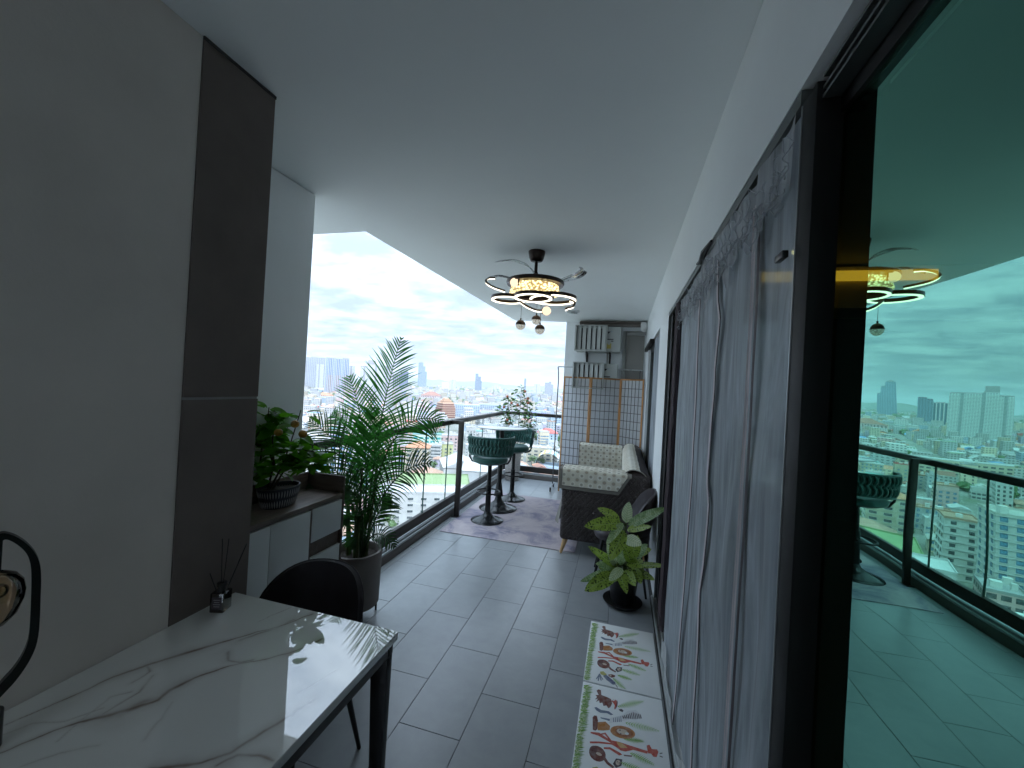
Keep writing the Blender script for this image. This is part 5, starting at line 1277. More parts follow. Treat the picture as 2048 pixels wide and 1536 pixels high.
def building(name,label,x,y,w,d,h,rot,wall,roof,rtype='flat',fl=3.2,wpitch=3.2,wsize=(1.5,1.5),style='punched',group=None,single=False,wmat=None,ledges=False,clutter=True,wallm=None,roofm=None,base=0):
    rect(x,y,w,d,rot)
    t=T(name,label,'building',(x,y,G+base),rot,group)
    wm_=wallm or WM[wall]; rm_=roofm or RM[roof]
    wb=MB(); wb.box(-w/2,w/2,-d/2,d/2,-1,h,bottom=False)
    nf=max(1,int(h/fl))
    faces=[f for f in wall_spots(w,d) if facing(f[2],rot,x,y)]
    if ledges:
        for k in range(1,nf+1):
            for (o,dr,n,L) in faces:
                a=.35; x0=o[0]+n[0]*0; y0=o[1]+n[1]*0; x1=o[0]+dr[0]*L+n[0]*a; y1=o[1]+dr[1]*L+n[1]*a
                wb.box(min(x0,x1),max(x0,x1),min(y0,y1),max(y0,y1),k*fl-.16,k*fl)
    wb.build('wall',wm_,t)
    wn_=MB(); pane=None
    for (o,dr,n,L) in faces:
        if style=='none': break
        nc=max(1,int(L/wpitch)); pit=L/nc
        if style=='ribbon':
            for k in range(nf):
                z=k*fl+.95; z2=min(z+wsize[1],h-.3)
                xs=[o[0]+dr[0]*.6+n[0]*.04,o[0]+dr[0]*(L-.6)+n[0]*.04]; ys=[o[1]+dr[1]*.6+n[1]*.04,o[1]+dr[1]*(L-.6)+n[1]*.04]
                wn_.add([(xs[0],ys[0],z),(xs[1],ys[1],z),(xs[1],ys[1],z2),(xs[0],ys[0],z2)],[(0,1,2,3)])
            continue
        if style=='vertical':
            for c in range(nc):
                u0=pit*(c+.5)-wsize[0]/2; u1=u0+wsize[0]
                xs=[o[0]+dr[0]*u+n[0]*.05 for u in (u0,u1)]; ys=[o[1]+dr[1]*u+n[1]*.05 for u in (u0,u1)]
                wn_.add([(xs[0],ys[0],2),(xs[1],ys[1],2),(xs[1],ys[1],h-1.5),(xs[0],ys[0],h-1.5)],[(0,1,2,3)])
            continue
        for k in range(nf):
            for c in range(nc):
                if crnd.random()<.06 and not single: continue
                z=k*fl+.85; z2=min(z+wsize[1],h-.25)
                if z2-z<.4: continue
                u0=pit*(c+.5)-wsize[0]/2; u1=u0+wsize[0]
                if single:
                    ang=math.atan2(dr[1],dr[0])
                    key=(round(wsize[0],2),round(z2-z,2))
                    if pane is None:
                        pane={}
                    if key not in pane:
                        fr=MB(); W_,H_=wsize[0]/2,z2-z
                        for (a,b_,c2,d2) in ((-W_-.1,W_+.1,-.1,0),(-W_-.1,W_+.1,H_,H_+.1),(-W_-.1,-W_,0,H_),(W_,W_+.1,0,H_)): fr.box(a,b_,-.10,0,c2,d2)
                        fr.box(-W_-.2,W_+.2,-.28,-.10,-.14,-.02)
                        pane[key]=(fr.mesh('window_frame',slab_m),MB().box(-W_,W_,-.03,.0,0,H_).mesh('window_pane',wmat or win_dark))
                    um=(u0+u1)/2; Mx=Matrix.Translation((o[0]+dr[0]*um,o[1]+dr[1]*um,z))@Matrix.Rotation(ang,4,'Z')
                    f_=inst('window',pane[key][0],t,Mx); inst('pane',pane[key][1],f_)
                    continue
                xs=[o[0]+dr[0]*u+n[0]*.05 for u in (u0,u1)]; ys=[o[1]+dr[1]*u+n[1]*.05 for u in (u0,u1)]
                wn_.add([(xs[0],ys[0],z),(xs[1],ys[1],z),(xs[1],ys[1],z2),(xs[0],ys[0],z2)],[(0,1,2,3)])
    if wn_.f: wn_.build('windows',wmat or win_dark,t,kind='stuff')
    rb=MB()
    if rtype=='flat':
        rb.box(-w/2-.15,w/2+.15,-d/2-.15,d/2+.15,h,h+.25)
        for (a,b_,c,e) in ((-w/2-.15,w/2+.15,-d/2-.15,-d/2+.1),(-w/2-.15,w/2+.15,d/2-.1,d/2+.15),(-w/2-.15,-w/2+.1,-d/2+.1,d/2-.1),(w/2-.1,w/2+.15,-d/2+.1,d/2-.1)): rb.box(a,b_,c,e,h+.25,h+.95)
    elif rtype=='hip':
        hh=min(w,d)*.28; e=.6; 
        if w>=d: r1,r2=(-w/2+d/2,0),(w/2-d/2,0)
        else: r1,r2=(0,-d/2+w/2),(0,d/2-w/2)
        vs=[(-w/2-e,-d/2-e,h),(w/2+e,-d/2-e,h),(w/2+e,d/2+e,h),(-w/2-e,d/2+e,h),(r1[0],r1[1],h+hh),(r2[0],r2[1],h+hh)]
        rb.add(vs,[(0,1,5,4),(1,2,5),(2,3,4,5),(3,0,4)] if w>=d else [(0,1,4),(1,2,5,4),(2,3,5),(3,0,4,5)])
        rb.add([(x_,y_,h-.15) for x_,y_,_ in vs[:4]],[(3,2,1,0)])
    else:
        hh=min(w,d)*.20; e=.5
        if w>=d: vs=[(-w/2-e,-d/2-e,h),(w/2+e,-d/2-e,h),(w/2+e,d/2+e,h),(-w/2-e,d/2+e,h),(-w/2-e,0,h+hh),(w/2+e,0,h+hh)]; fs=[(0,1,5,4),(2,3,4,5),(1,2,5),(3,0,4)]
        else: vs=[(-w/2-e,-d/2-e,h),(w/2+e,-d/2-e,h),(w/2+e,d/2+e,h),(-w/2-e,d/2+e,h),(0,-d/2-e,h+hh),(0,d/2+e,h+hh)]; fs=[(1,2,5,4),(3,0,4,5),(0,1,4),(2,3,5)]
        rb.add(vs,fs)
    rb.build('roof',rm_,t)
    if clutter and rtype=='flat' and w>7 and d>7:
        cb_=MB()
        for _ in range(crnd.randint(1,4)):
            a=crnd.uniform(-w/2+2,w/2-2.5); b_=crnd.uniform(-d/2+2,d/2-2.5); s_=crnd.uniform(1,3); cb_.box(a,a+s_,b_,b_+s_*crnd.uniform(.7,1.5),h+.26,h+crnd.uniform(1.4,3.4))
        if cb_.f: cb_.build('rooftop_block',slab_m if crnd.random()<.6 else WM['grey'],t)
    return t
def polar(az,dist): return math.sin(R(az))*dist,math.cos(R(az))*dist
def faceaz(az): return -R(az)
# ---- landmark towers
def stripe_mat(name,a,c,pit,axis='x',rough=.25,low=None,zsplit=0):
    b=NB(name); v=b.co(); s=b.n('ShaderNodeSeparateXYZ'); b.l(v,s.inputs[0])
    q=b.math('FRACT',b.math('DIVIDE',b.math('ADD',s.outputs[0],s.outputs[1]),pit)); k=b.math('LESS_THAN',q,.45)
    fz=b.math('LESS_THAN',b.math('FRACT',b.math('DIVIDE',s.outputs[2],3.3)),.25)
    col=b.mix(k,a,c)
    if low: col=b.mix(b.math('LESS_THAN',s.outputs[2],zsplit),col,b.mix(k,low,c))
    col=b.mix(b.math('MULTIPLY',fz,.35),col,tuple(min(.8,x*1.3+.02) for x in c)); b.bsdf(col,rough); return b.m
def tower(label,az,dist,w,d,ztop,mat,crown=None,steps=None,rot=None,roofm=None,fins=None):
    x,y=polar(az,dist); h=ztop-G; rect(x,y,w,d,0)
    t=T('tower',label,'tower',(x,y,G),faceaz(az)+(rot or 0))
    m=MB()
    if steps:
        for (x0,x1,hh) in steps: m.box(x0*w,x1*w,-d/2,d/2,-1,hh*h,bottom=False)
    else: m.box(-w/2,w/2,-d/2,d/2,-1,h,bottom=False)
    m.build('wall',mat,t)
    r=MB()
    if steps:
        for (x0,x1,hh) in steps: r.box(x0*w+.5,x1*w-.5,-d/2+.5,d/2-.5,hh*h,hh*h+2.5)
    else: r.box(-w/2+.5,w/2-.5,-d/2+.5,d/2-.5,h,h+2)
    if crown:
        for (x0,x1,z0,z1) in crown: r.box(x0*w,x1*w,-d*.3,d*.3,h+z0,h+z1)
    r.build('roof',roofm or RM['grey'],t)
    if fins:
        f_=MB(); n,hw,pr=fins
        for i in range(n+1):
            u=-w/2+w*i/n; f_.box(u-hw,u+hw,-d/2-pr,-d/2,0,h)
        f_.build('facade_fins',WM['white'],t,kind='stuff')
    else:
        f_=MB(); nf=int(h/3.4)
        segs=steps or [(-.5,.5,1)]
        for (x0,x1,hh) in segs:
            for k in range(1,int(hh*h/3.4)): f_.box(x0*w-.25,x1*w+.25,-d/2-.45,-d/2,k*3.4,k*3.4+.9)
        f_.build('floor_bands',WM['pale blue'] if 'glass' in label else WM['white'],t,kind='stuff')
    return t
gl1=stripe_mat('tower_glass_blue',(.05,.11,.22),(.20,.28,.42),7,low=(.16,.10,.09),zsplit=78)
gl2=stripe_mat('tower_glass_dark',(.035,.07,.11),(.08,.13,.19),9); gl3=stripe_mat('tower_glass_pale',(.04,.09,.15),(.12,.20,.28),11)
def rows_mat(name,wall_c,dark,pw,ph):
    b=NB(name); v=b.co(); s_=b.n('ShaderNodeSeparateXYZ'); b.l(v,s_.inputs[0])
    rz_=b.math('LESS_THAN',b.math('FRACT',b.math('DIVIDE',s_.outputs[2],ph)),.52); cx_=b.math('LESS_THAN',b.math('FRACT',b.math('DIVIDE',b.math('ADD',s_.outputs[0],s_.outputs[1]),pw)),.72)
    bay=b.math('LESS_THAN',b.math('FRACT',b.math('DIVIDE',b.math('ADD',s_.outputs[0],7),38)),.16)
    col=b.mix(b.math('MULTIPLY',b.math('MULTIPLY',rz_,cx_),.9),wall_c,dark); col=b.mix(b.math('MULTIPLY',bay,.7),col,dark); b.bsdf(col,.7); return b.m
res=rows_mat('tower_residential',(.52,.55,.56),(.10,.13,.16),5,3.4); res2=stripe_mat('tower_greyblue',(.12,.15,.20),(.26,.30,.36),8)
tower('wide slab tower with vertical white fins, blue glass above and brown below',-38.7,1740,84,30,70,gl1,fins=(15,.9,1.2),crown=((-.5,-.1,0,4),(.2,.5,0,6)))
tower('broad grey-blue hotel slab partly behind the finned tower',-40.9,2274,128,40,88,res2,crown=((-.3,.3,0,5),))
tower('slim white apartment tower in front of the grey hotel slab',-40.7,2000,28,24,52,res)
tower('low pale apartment tower beside the balcony wall edge',-41.9,2350,30,30,24,res)
tower('faint pale tower just right of the finned tower',-36.9,1798,24,24,46,res)
tower('large white stepped condominium with many balcony rows behind the palm',-33.8,1540,112,34,50,res,steps=((-.5,-.28,.93),(-.28,-.02,1.0),(-.02,.5,.97)),crown=((-.28,-.05,2,16),))
tower('dark glass tower with flat top left of the twin of pale columns',-30.2,2494,46,40,52,gl2,steps=((-.5,-.1,.95),(-.1,.5,1.0)))
tower('dark tower with pale corner columns on a white podium',-31.2,2700,46,40,34,gl2,fins=(4,2.2,2),crown=((-.3,.3,0,5),))
tower('tall stepped blue glass tower, the highest on the skyline',-27.8,4200,88,60,186,gl3,steps=((-.5,.05,1.0),(.05,.30,.86),(.30,.5,.66)),crown=((-.35,-.1,2,14),))
f_=tower('blue glass tower pair under construction with a crane on its roof',-20.0,3800,62,40,98,gl2,steps=((-.5,-.05,1.0),(-.05,.35,.85),(.35,.5,.62)))
MB().tube([(20,0,140),(20,0,176)],1.2,4).tube([(14,0,170),(44,0,212)],1.0,4).build('crane',WM['white'],f_)
tower('boxy white hotel block on the skyline left of the hill',-23.6,3600,58,40,24,res,crown=((-.2,.3,0,6),))
tower('cream block lower and left of the boxy white hotel',-24.6,3300,60,40,2,facade_mat('cream_tower',(.55,.52,.42)))
tower('cluster of pale towers faint under the hills',-17.4,5600,120,40,12,res,steps=((-.5,-.3,.7),(-.28,-.1,.95),(-.05,.12,1.0),(.2,.5,.8)))
tower('single thin dark blue glass tower standing alone on the skyline',-13.4,3900,20,22,82,gl2)
tower('pale squat tower left of the stepped grey-blue one',-11.7,3400,54,40,30,res)
tower('stepped grey-blue tower near the far balcony end',-10.0,2639,56,40,42,res2,steps=((-.5,-.05,.94),(-.05,.25,1.0),(.25,.5,.85)))
fw=T('ferris_wheel','faint big ferris wheel behind the stepped grey-blue tower','ferris wheel',(*polar(-10.6,3600),G))
ring=[(46*math.cos(q),0,88+46*math.sin(q)) for q in [2*math.pi*i/40 for i in range(40)]]
m=MB().tube(ring,1.0,4,closed=True,caps=False)
for i in range(0,40,4): m.tube([(0,0,88),ring[i]],.5,3)
m.build('wheel',WM['pale blue'],fw); MB().tube([(-24,0,0),(0,0,88)],1.8,4).tube([(24,0,0),(0,0,88)],1.8,4).build('support',WM['white'],fw)
# ---- recognisable middle-distance buildings
b=building
pg_=T('tiered_building','brown temple-roofed building with stacked red-brown floors behind the railing','building',(*polar(-24.4,860),G),faceaz(-24.4)+.5)
rect(*polar(-24.4,860),30,30,0)
m=MB(); sl=MB(); rf=MB()
for k in range(7):
    s_=15-1.0*max(0,k-4); m.box(-s_,s_,-s_,s_,k*4.4 if k else -1,k*4.4+2.9,bottom=False); sl.box(-s_-.9,s_+.9,-s_-.9,s_+.9,k*4.4+2.9,k*4.4+4.4)
for k in range(3):
    s_=12-3.4*k; z=30.8+k*3.6; rf.add([(-s_-1.5,-s_-1.5,z),(s_+1.5,-s_-1.5,z),(s_+1.5,s_+1.5,z),(-s_-1.5,s_+1.5,z),(-s_*.7,-s_*.7,z+3.2),(s_*.7,-s_*.7,z+3.2),(s_*.7,s_*.7,z+3.2),(-s_*.7,s_*.7,z+3.2)],[(0,1,5,4),(1,2,6,5),(2,3,7,6),(3,0,4,7),(4,5,6,7)])
m.build('wall',facade_mat('brown_floors',(.20,.08,.06)),pg_); sl.build('floor_slab',facade_mat('tan_slabs',(.38,.27,.20)),pg_); rf.build('roof',facade_mat('temple_roof',(.32,.19,.12)),pg_)
x,y=polar(-21.6,905); b('long_block','long pale blue flat-roofed block right of the brown tiered building',x,y,62,24,27,.32,'pale blue','white',wpitch=4.2,wsize=(2.2,1.6),fl=3.6,style='punched')
x,y=polar(-17.8,1040); b('long_block','second long pale blue block, behind the fruit tree in the corner',x,y,72,24,24,.25,'pale blue','white',wpitch=5,wsize=(3.6,1.6),fl=3.6)
x,y=polar(-17.9,880); b('long_block','white block with grid of windows left of the corner fruit tree',x,y,46,18,19,.25,'white','grey',wpitch=3.4,wsize=(1.8,1.6))
x,y=polar(-11.5,905); b('long_block','lilac-windowed pale block right of the corner fruit tree',x,y,44,18,22,.1,'pale blue','white',wpitch=4,wsize=(2.6,1.6),wmat=winmat('violet_glass',(.12,.10,.25)))
x,y=polar(-26.4,1569); b('hall','wide red-brown tiled hall roof below the tall stepped glass tower',x,y,70,50,22,.3,'pink','brown tile','hip',wpitch=6,wsize=(3,2.5))
x,y=polar(-40.0,1450); b('hall','orange arched roof hall in front of the finned tower',x,y,46,34,10,.1,'white','orange tile','hip',wpitch=6,wsize=(3,2.5))
# white apartment block with green roof court below the railing
aw=(-101,203)
b('apartment_block','white apartment block with small paired dark windows directly below the railing',-93,186,44,15,19,.42,'white','white',wpitch=5.6,wsize=(2.6,1.15),fl=3.0,single=True,clutter=False)
b('apartment_block','bright green flat roof deck on a white block behind the nearest white apartments',-101,212,40,26,17.5,.42,'white','green',wpitch=4.0,wsize=(1.6,1.3),fl=3.0,single=False,clutter=False)
b('apartment_block','tall white apartment block with stacked grey balconies left of the green roof deck',-150,196,26,16,36,.30,'white','concrete',wpitch=4.2,wsize=(2.2,1.9),fl=3.0,single=True,wmat=win_blue,ledges=True)
b('apartment_tower','cream tower with ledged storeys just left of the white gabled shed',-138,262,16,14,27,.35,'cream','orange tile','hip',wpitch=4.6,wsize=(2.9,1.4),fl=3.3,single=True,ledges=True)
b('chapel_hall','low cream hall with steep pointed roof at the edge of the green roof deck',-118,238,20,16,14,.5,'cream','rusty metal','hip',wpitch=4,wsize=(1.6,1.6),single=True)
b('shed','large white gabled shed roof behind the balcony post',-116,286,26,34,13,.52,'white','white','gable',style='none')
b('shed','wide pale metal shed roof right of the balcony post',-88,276,36,26,14,.20,'pale grey','white','gable',style='none')
b('shop_block','teal-fronted glass shop block behind the palm frond tips',-200,398,30,14,17,.45,'light green','teal metal','flat',wpitch=6,wsize=(4.4,2.2),fl=3.8,wmat=winmat('teal_glass',(.02,.16,.16)))
b('shop_block','pink shophouse row with dark square windows left of the post',-181,412,30,12,16,.45,'pink','pink' if 'pink' in ROOFC else 'white','flat',wpitch=4.5,wsize=(2,1.6),fl=3.6)
b('shop_block','yellow-green painted corner block in the low streets left of the post',-166,372,14,12,13,.45,'light green','concrete','flat',wpitch=4,wsize=(1.8,1.6),fl=3.3,wallm=facade_mat('lime_wall',(.36,.37,.17)))
b('office_block','cream four-storey block with dark window pairs seen past the corner planter',-75,392,24,14,15,.12,'cream','concrete','flat',wpitch=5.2,wsize=(3.4,1.5),fl=3.5,single=True)
b('house','big red pitched roof house beside the folding screen edge',-92,530,26,20,15,.2,'pale blue','red metal','hip',wpitch=5,wsize=(2,2))
b('shop_block','violet shop block just under the far handrail',-100,625,32,14,17,.1,'lilac','white','flat',wpitch=5,wsize=(3,1.6))
b('office_block','white five-storey block with a grid of tiny windows beside the screen edge',-88,690,18,16,26,.1,'white','grey','flat',wpitch=4,wsize=(1.3,1.3))
b('office_block','long yellow and white balconied block in the middle distance, seen in the door glass',-370,585,92,18,17,.55,'cream','white','flat',wpitch=5.5,wsize=(3.6,1.8),fl=4)
# arched colourful roof near the screen
ar=T('arched_hall','round-arched hall roof with a yellow and white striped skylight beside the screen edge','building',(-62,372,G),.1); rect(-62,372,26,20,0)
m=MB(); n=14
for i in range(n):
    a0,a1=math.pi*i/n,math.pi*(i+1)/n
    m.add([(12*math.cos(a0),-10,3+12*math.sin(a0)),(12*math.cos(a1),-10,3+12*math.sin(a1)),(12*math.cos(a1),10,3+12*math.sin(a1)),(12*math.cos(a0),10,3+12*math.sin(a0))],[(0,1,2,3)],(.62,.62,.60) if i%2 else ((.60,.42,.08) if 7<i<12 else (.20,.45,.50)))
vm=NB('arch_paint'); at_=vm.n('ShaderNodeAttribute'); at_.attribute_name='Col'; vm.bsdf(at_.outputs['Color'],.5); m.build('roof',vm.m,ar); MB().box(-12,12,-9.8,9.8,-1,3.2).build('wall',WM['pale blue'],ar)
# ---- streets of ordinary buildings
ANG=R(24); ca,sa=math.cos(ANG),math.sin(ANG)
def inview(x,y,a0=-56,a1=-3): 
    az=math.degrees(math.atan2(x,y)); return a0<az<a1
def free(x,y,r): return all((x-a)**2+(y-b_)**2>(r+c)**2 for a,b_,c in USED)
marks=[(-38.7,'the finned tower'),(-33.8,'the condominium'),(-27.8,'the tallest tower'),(-24.4,'the tiered building'),(-20,'the crane tower'),(-13.4,'the lone thin tower'),(-10,'the grey-blue tower')]
cells=[]
def gen(dmin,dmax,step,a0,a1):
    N=int(dmax/step)+2
    for i in range(-N,N):
        for j in range(-N,N):
            if i%5==0 or j%7==0: 
                if dmax<2500: continue
            u=(i+.5)*step+crnd.uniform(-.14,.14)*step; v_=(j+.5)*step+crnd.uniform(-.14,.14)*step
            x=u*ca-v_*sa; y=u*sa+v_*ca; D=math.hypot(x,y)
            if dmin<=D<dmax and inview(x,y,a0,a1): yield x,y,D
near=[c for c in gen(95,600,17.5,-53,-6)]
near.sort(key=lambda c:c[2])
placed=0; seen={}
far=MB(); trees=[]
def size_word(h,nf): return {1:'one-storey',2:'two-storey',3:'three-storey',4:'four-storey',5:'five-storey',6:'six-storey',7:'seven-storey',8:'eight-storey'}.get(nf,'tall')
def kindpick(D):
    r=crnd.random()
    if r<.42: return 'house'
    if r<.70: return 'row'
    if r<.90: return 'block'
    return 'shed'
def pickw(lst): 
    s=sum(w_ for _,w_ in lst); r=crnd.uniform(0,s)
    for a,w_ in lst:
        r-=w_
        if r<=0: return a
    return lst[-1][0]
WL=[('white',11),('cream',3.5),('pale grey',3),('pale blue',1.8),('beige',1.6),('pink',.8),('light green',.5),('lilac',.4),('grey',1)]
RL=[('white',5),('grey',3.2),('concrete',3),('orange tile',1.4),('brown tile',1.9),('teal metal',.7),('red metal',.5),('rusty metal',3.0),('blue metal',.7),('green',.4)]
def spec(D,step):
    k=kindpick(D); wall=pickw(WL); roof=pickw(RL)
    if k=='house': w,d,h,rt=crnd.uniform(.42,.62)*step,crnd.uniform(.42,.65)*step,crnd.choice((3.2,6.4,6.4,9.6)),crnd.choice(('hip','gable','gable','flat'))
    elif k=='row': w,d,h,rt=crnd.uniform(.75,.92)*step,crnd.uniform(.42,.6)*step,crnd.choice((9.6,9.6,12.8,12.8,16)),'flat'
    elif k=='block': w,d,h,rt=crnd.uniform(.6,.85)*step,crnd.uniform(.5,.7)*step,crnd.choice((12.8,16,19.2,22.4,25.6)),'flat'
    else: w,d,h,rt=crnd.uniform(.7,.9)*step,crnd.uniform(.6,.85)*step,crnd.uniform(5,8),'gable'
    if rt=='flat' and roof in ('orange tile','brown tile'): roof=crnd.choice(('concrete','white','grey'))
    if D<190: h=min(h,14)
    rot=ANG+(math.pi/2 if crnd.random()<.5 else 0)+crnd.uniform(-.05,.05)
    return k,wall,roof,w,d,h,rt,rot
def landmark_phrase(x,y,D):
    az=math.degrees(math.atan2(x,y)); m_=min(marks,key=lambda q:abs(q[0]-az)); df=az-m_[0]
    side='below' if abs(df)<1.0 else ('left of' if df<0 else 'right of')
    dist='nearest rows' if D<230 else ('near rows' if D<330 else ('middle rows' if D<450 else 'farther rows'))
    return f"{dist} {side} {m_[1]}"
recs=[]
for (x,y,D) in near:
    if crnd.random()<.10 or (D<170 and crnd.random()<.3): trees.append((x,y,D)); continue
    k,wall,roof,w,d,h,rt,rot=spec(D,17.5)
    if not free(x,y,math.hypot(w,d)/2*.80): continue
    recs.append((x,y,D,k,wall,roof,w,d,h,rt,rot))
recs=recs[:262]
labs={}
nmk={'house':'house','row':'shophouse_row','block':'apartment_block','shed':'shed'}
for rc in recs:
    x,y,D,k,wall,roof,w,d,h,rt,rot=rc; nf=max(1,int(h/3.2+.01))
    kw={'house':'house','row':'shophouse row','block':'apartment block','shed':'shed'}[k]; fr={'flat':'flat','hip':'hipped','gable':'gabled'}[rt]
    l=f"{wall} {size_word(h,nf)} {kw}, {fr} {roof} roof, {landmark_phrase(x,y,D)}"
    for tr_ in range(30):
        if l not in labs and len(l.replace(',','').split())<=16: break
        wall=crnd.choice(list(WALLC)); roof=crnd.choice([r for r in ROOFC if not (rt=='flat' and 'tile' in r)])
        if len(l.replace(',','').split())>16: roof=crnd.choice(('grey','white','concrete','green'))
        l=f"{wall} {size_word(h,nf)} {kw}, {fr} {roof} roof, {landmark_phrase(x,y,D)}"
    rc=(x,y,D,k,wall,roof,w,d,h,rt,rot); labs.setdefault(l,[]).append(rc)
for l,rs in labs.items():
    for n_,rc in enumerate(rs):
        x,y,D,k,wall,roof,w,d,h,rt,rot=rc
        sty='none' if k=='shed' else ('ribbon' if (k=='block' and crnd.random()<.35) else 'punched')
        building(nmk[k],l,x,y,w,d,h,rot,wall,roof,rt,wpitch=crnd.choice((2.8,3.4,4.2)),wsize=(crnd.choice((1.3,1.8,2.4)),crnd.choice((1.2,1.5,1.8))),style=sty,group=('ordinary city buildings of the same look' if len(rs)>1 else None),
            wmat=crnd.choice((win_dark,win_dark,win_blue)),ledges=(k in('block','row') and crnd.random()<.55))
# far city: one mass
def addfar(x,y,w,d,h,rot,wc,rc,rt):
    c,s=math.cos(rot),math.sin(rot)
    def P_(a,b_,z): return (x+a*c-b_*s,y+a*s+b_*c,G+z)
    X,Y=w/2,d/2
    vs=[P_(-X,-Y,0),P_(X,-Y,0),P_(X,Y,0),P_(-X,Y,0),P_(-X,-Y,h),P_(X,-Y,h),P_(X,Y,h),P_(-X,Y,h)]
    o=len(far.v); far.v+=vs; far.f+=[(o,o+1,o+5,o+4),(o+1,o+2,o+6,o+5),(o+2,o+3,o+7,o+6),(o+3,o,o+4,o+7)]; far.c+=[wc]*4
    if rt=='flat': far.f.append((o+4,o+5,o+6,o+7)); far.c.append(rc)
    else:
        hh=min(w,d)*.28; vs=[P_(-X+(Y if rt=='hip' else 0)*.6,0,h+hh),P_(X-(Y if rt=='hip' else 0)*.6,0,h+hh)]; p=len(far.v); far.v+=vs
        far.f+=[(o+4,o+5,p+1,p),(o+6,o+7,p,p+1),(o+5,o+6,p+1),(o+7,o+4,p)]; far.c+=[rc]*4
zones=((recs[-1][2] if recs else 500,1500,24,-57,-2),(1500,3400,36,-57,-2),(3400,7800,74,-57,-2))
for (a,b_,st_,z0,z1) in zones:
    for (x,y,D) in gen(a,b_,st_,z0,z1):
        if crnd.random()<(.12 if D<1500 else .18): trees.append((x,y,D)); continue
        k,wall,roof,w,d,h,rt,rot=spec(D,st_)
        if D>1500: h*=crnd.choice((1,1,1.2,1.6)); 
        if D>3400 and crnd.random()<.5: h*=.7
        if not free(x,y,math.hypot(w,d)/2*.8): continue
        v_=crnd.uniform(.8,1.15); wc=tuple(min(.8,q*v_) for q in WALLC[wall]); rc_=tuple(min(.8,q*v_) for q in ROOFC[roof])
        addfar(x,y,w,d,h,rot,wc,rc_,rt)
fbm=NB('far_city'); at_=fbm.n('ShaderNodeAttribute'); at_.attribute_name='Col'; v=fbm.co(); s=fbm.n('ShaderNodeSeparateXYZ'); fbm.l(v,s.inputs[0]); ge=fbm.n('ShaderNodeNewGeometry'); sn=fbm.n('ShaderNodeSeparateXYZ'); fbm.l(ge.outputs['Normal'],sn.inputs[0])
rowm=fbm.math('LESS_THAN',fbm.math('FRACT',fbm.math('DIVIDE',fbm.math('SUBTRACT',s.outputs[2],G+.8),3.2)),.45)
hz=fbm.math('ADD',fbm.math('MULTIPLY',s.outputs[0],ca),fbm.math('MULTIPLY',s.outputs[1],sa)); hz2=fbm.math('SUBTRACT',fbm.math('MULTIPLY',s.outputs[1],ca),fbm.math('MULTIPLY',s.outputs[0],sa))
colm=fbm.math('LESS_THAN',fbm.math('FRACT',fbm.math('DIVIDE',fbm.math('ADD',hz,hz2),3.6)),.55)
wmask=fbm.math('MULTIPLY',fbm.math('MULTIPLY',rowm,colm),fbm.math('LESS_THAN',fbm.math('ABSOLUTE',sn.outputs[2]),.2))
fcol=fbm.mix(fbm.math('MULTIPLY',wmask,.85),at_.outputs['Color'],(.06,.075,.09)); fcol=fbm.mix(fbm.mr(fbm.noise(v,.06,5,.7),.5,.75,0,.35),fcol,(.14,.14,.14)); fbm.bsdf(fcol,.8)
o=far.build('far_city',fbm.m); tag(o,'hazy mass of small distant roofs and buildings spreading to the hills','city',kind='stuff')
# trees
tm=leaf_mat('city_foliage',(.035,.075,.022),(.065,.125,.035),.1,vs=.6)
tmd=leaf_mat('city_foliage_dark',(.02,.05,.015),(.04,.085,.025),.1,vs=.6); tmy=leaf_mat('city_foliage_light',(.07,.11,.02),(.12,.17,.035),.1,vs=.6)
def blob(m,x,y,z,r,rnd_):
    n=7; k=5; vs=[]; sd_=rnd_.random()*50
    for j in range(k+1):
        th=math.pi*j/k
        for i in range(n):
            ph=2*math.pi*i/n; q=1+.45*noise.noise(Vector((math.cos(ph)*1.6+sd_,math.sin(ph)*1.6,th*1.7)))
            vs.append((x+r*q*math.sin(th)*math.cos(ph),y+r*q*math.sin(th)*math.sin(ph),z+r*.8*q*math.cos(th)))
    m.add(vs,[(j*n+i,(j+1)*n+i,(j+1)*n+(i+1)%n,j*n+(i+1)%n) for j in range(k) for i in range(n)])
trees+= [(x,y,math.hypot(x,y)) for (x,y) in ((-66,150),(-72,158),(-60,162),(-104,238),(-79,376),(-70,377),(-74,372),(-95,560),(-86,580),(-70,260),(-78,300),(-64,240),(-110,330),(-140,330),(-150,160),(-135,150))]
trees.sort(key=lambda q:q[2])
tn=MB(); tcount=0
tl=['rounded green tree between low roofs {}','loose spreading green tree beside a street {}','dense dark green tree among the houses {}']
tlabs={}
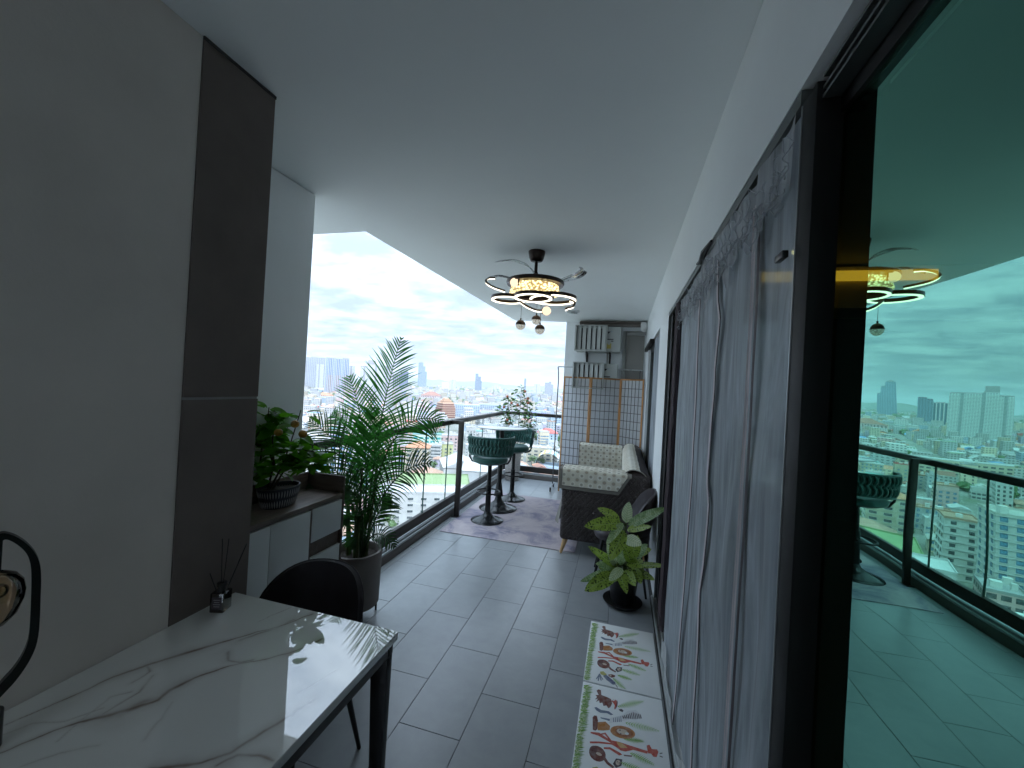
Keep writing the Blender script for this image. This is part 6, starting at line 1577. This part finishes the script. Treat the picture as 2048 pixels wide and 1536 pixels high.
for (x,y,D) in trees[:46]:
    r=crnd.uniform(3,5); h=crnd.uniform(4,7); lab=('low ' if h<5 else 'tall ' if h>6.2 else '')+('broad' if r>4.2 else 'narrow' if r<3.6 else 'rounded')+' green tree, '+landmark_phrase(x,y,D)
    for tr_ in range(30):
        if lab not in tlabs: break
        r=crnd.uniform(3,5); h=crnd.uniform(4,7); lab=('low ' if h<5 else 'tall ' if h>6.2 else '')+('broad' if r>4.2 else 'narrow' if r<3.6 else 'rounded')+' '+crnd.choice(('green','dark green','yellow-green'))+' tree, '+landmark_phrase(x,y,D)
    tlabs[lab]=1
    t=T('city_tree',lab,'tree',(x,y,G),crnd.uniform(0,6)); t['group']='green trees between the nearer buildings'
    m=MB()
    for _ in range(7): blob(m,crnd.uniform(-r,r)*.7,crnd.uniform(-r,r)*.7,h+crnd.uniform(-1.2,2.4),r*crnd.uniform(.35,.62),crnd)
    # small leaf clumps breaking the outline
    for _ in range(150):
        a=crnd.uniform(0,6.28); e=crnd.uniform(-.4,1.4); rr=r*crnd.uniform(.85,1.2); c_=Vector((rr*math.cos(a)*math.cos(e),rr*math.sin(a)*math.cos(e),h+.6+rr*.8*math.sin(e))); s_=crnd.uniform(.3,.7)
        q1=Vector((crnd.uniform(-1,1),crnd.uniform(-1,1),crnd.uniform(-1,1)))*s_; q2=Vector((crnd.uniform(-1,1),crnd.uniform(-1,1),crnd.uniform(-1,1)))*s_
        m.add([c_,c_+q1,c_+q1+q2,c_+q2],[(0,1,2,3)])
    m.build('crown',tmd if 'dark green' in lab else tmy if 'yellow-green' in lab else tm,t); MB().tube([(0,0,-.5),(.1,0,h*.5),(0,.1,h)],[.35,.28,.15],7).build('trunk',bark,t)
for (x,y,D) in trees[46:]:
    for _ in range(3 if D<1500 else 2):
        r=crnd.uniform(3,6)*(1 if D<1500 else (1.6 if D<3400 else 3)); blob(tn,x+crnd.uniform(-9,9)*(1 if D<1500 else 2),y+crnd.uniform(-9,9)*(1 if D<1500 else 2),G+r*.9,r,crnd)
o=tn.build('distant_trees',tm); tag(o,'green tree clumps scattered between distant roofs','trees',kind='stuff')
# ---- haze
hzb=MB().box(-17000,7000,-3500,17500,G-1,360); hm=bpy.data.materials.new('haze'); hm.use_nodes=True; ht=hm.node_tree; ht.nodes.clear()
ho=ht.nodes.new('ShaderNodeOutputMaterial'); pv=ht.nodes.new('ShaderNodeVolumePrincipled'); pv.inputs['Color'].default_value=(.88,.93,1,1); pv.inputs['Density'].default_value=HAZE_D; pv.inputs['Anisotropy'].default_value=.0
ht.links.new(pv.outputs[0],ho.inputs['Volume']); o=hzb.build('haze',hm); o['kind']='stuff'; o['label']='pale blue haze over the city'; o['category']='haze'
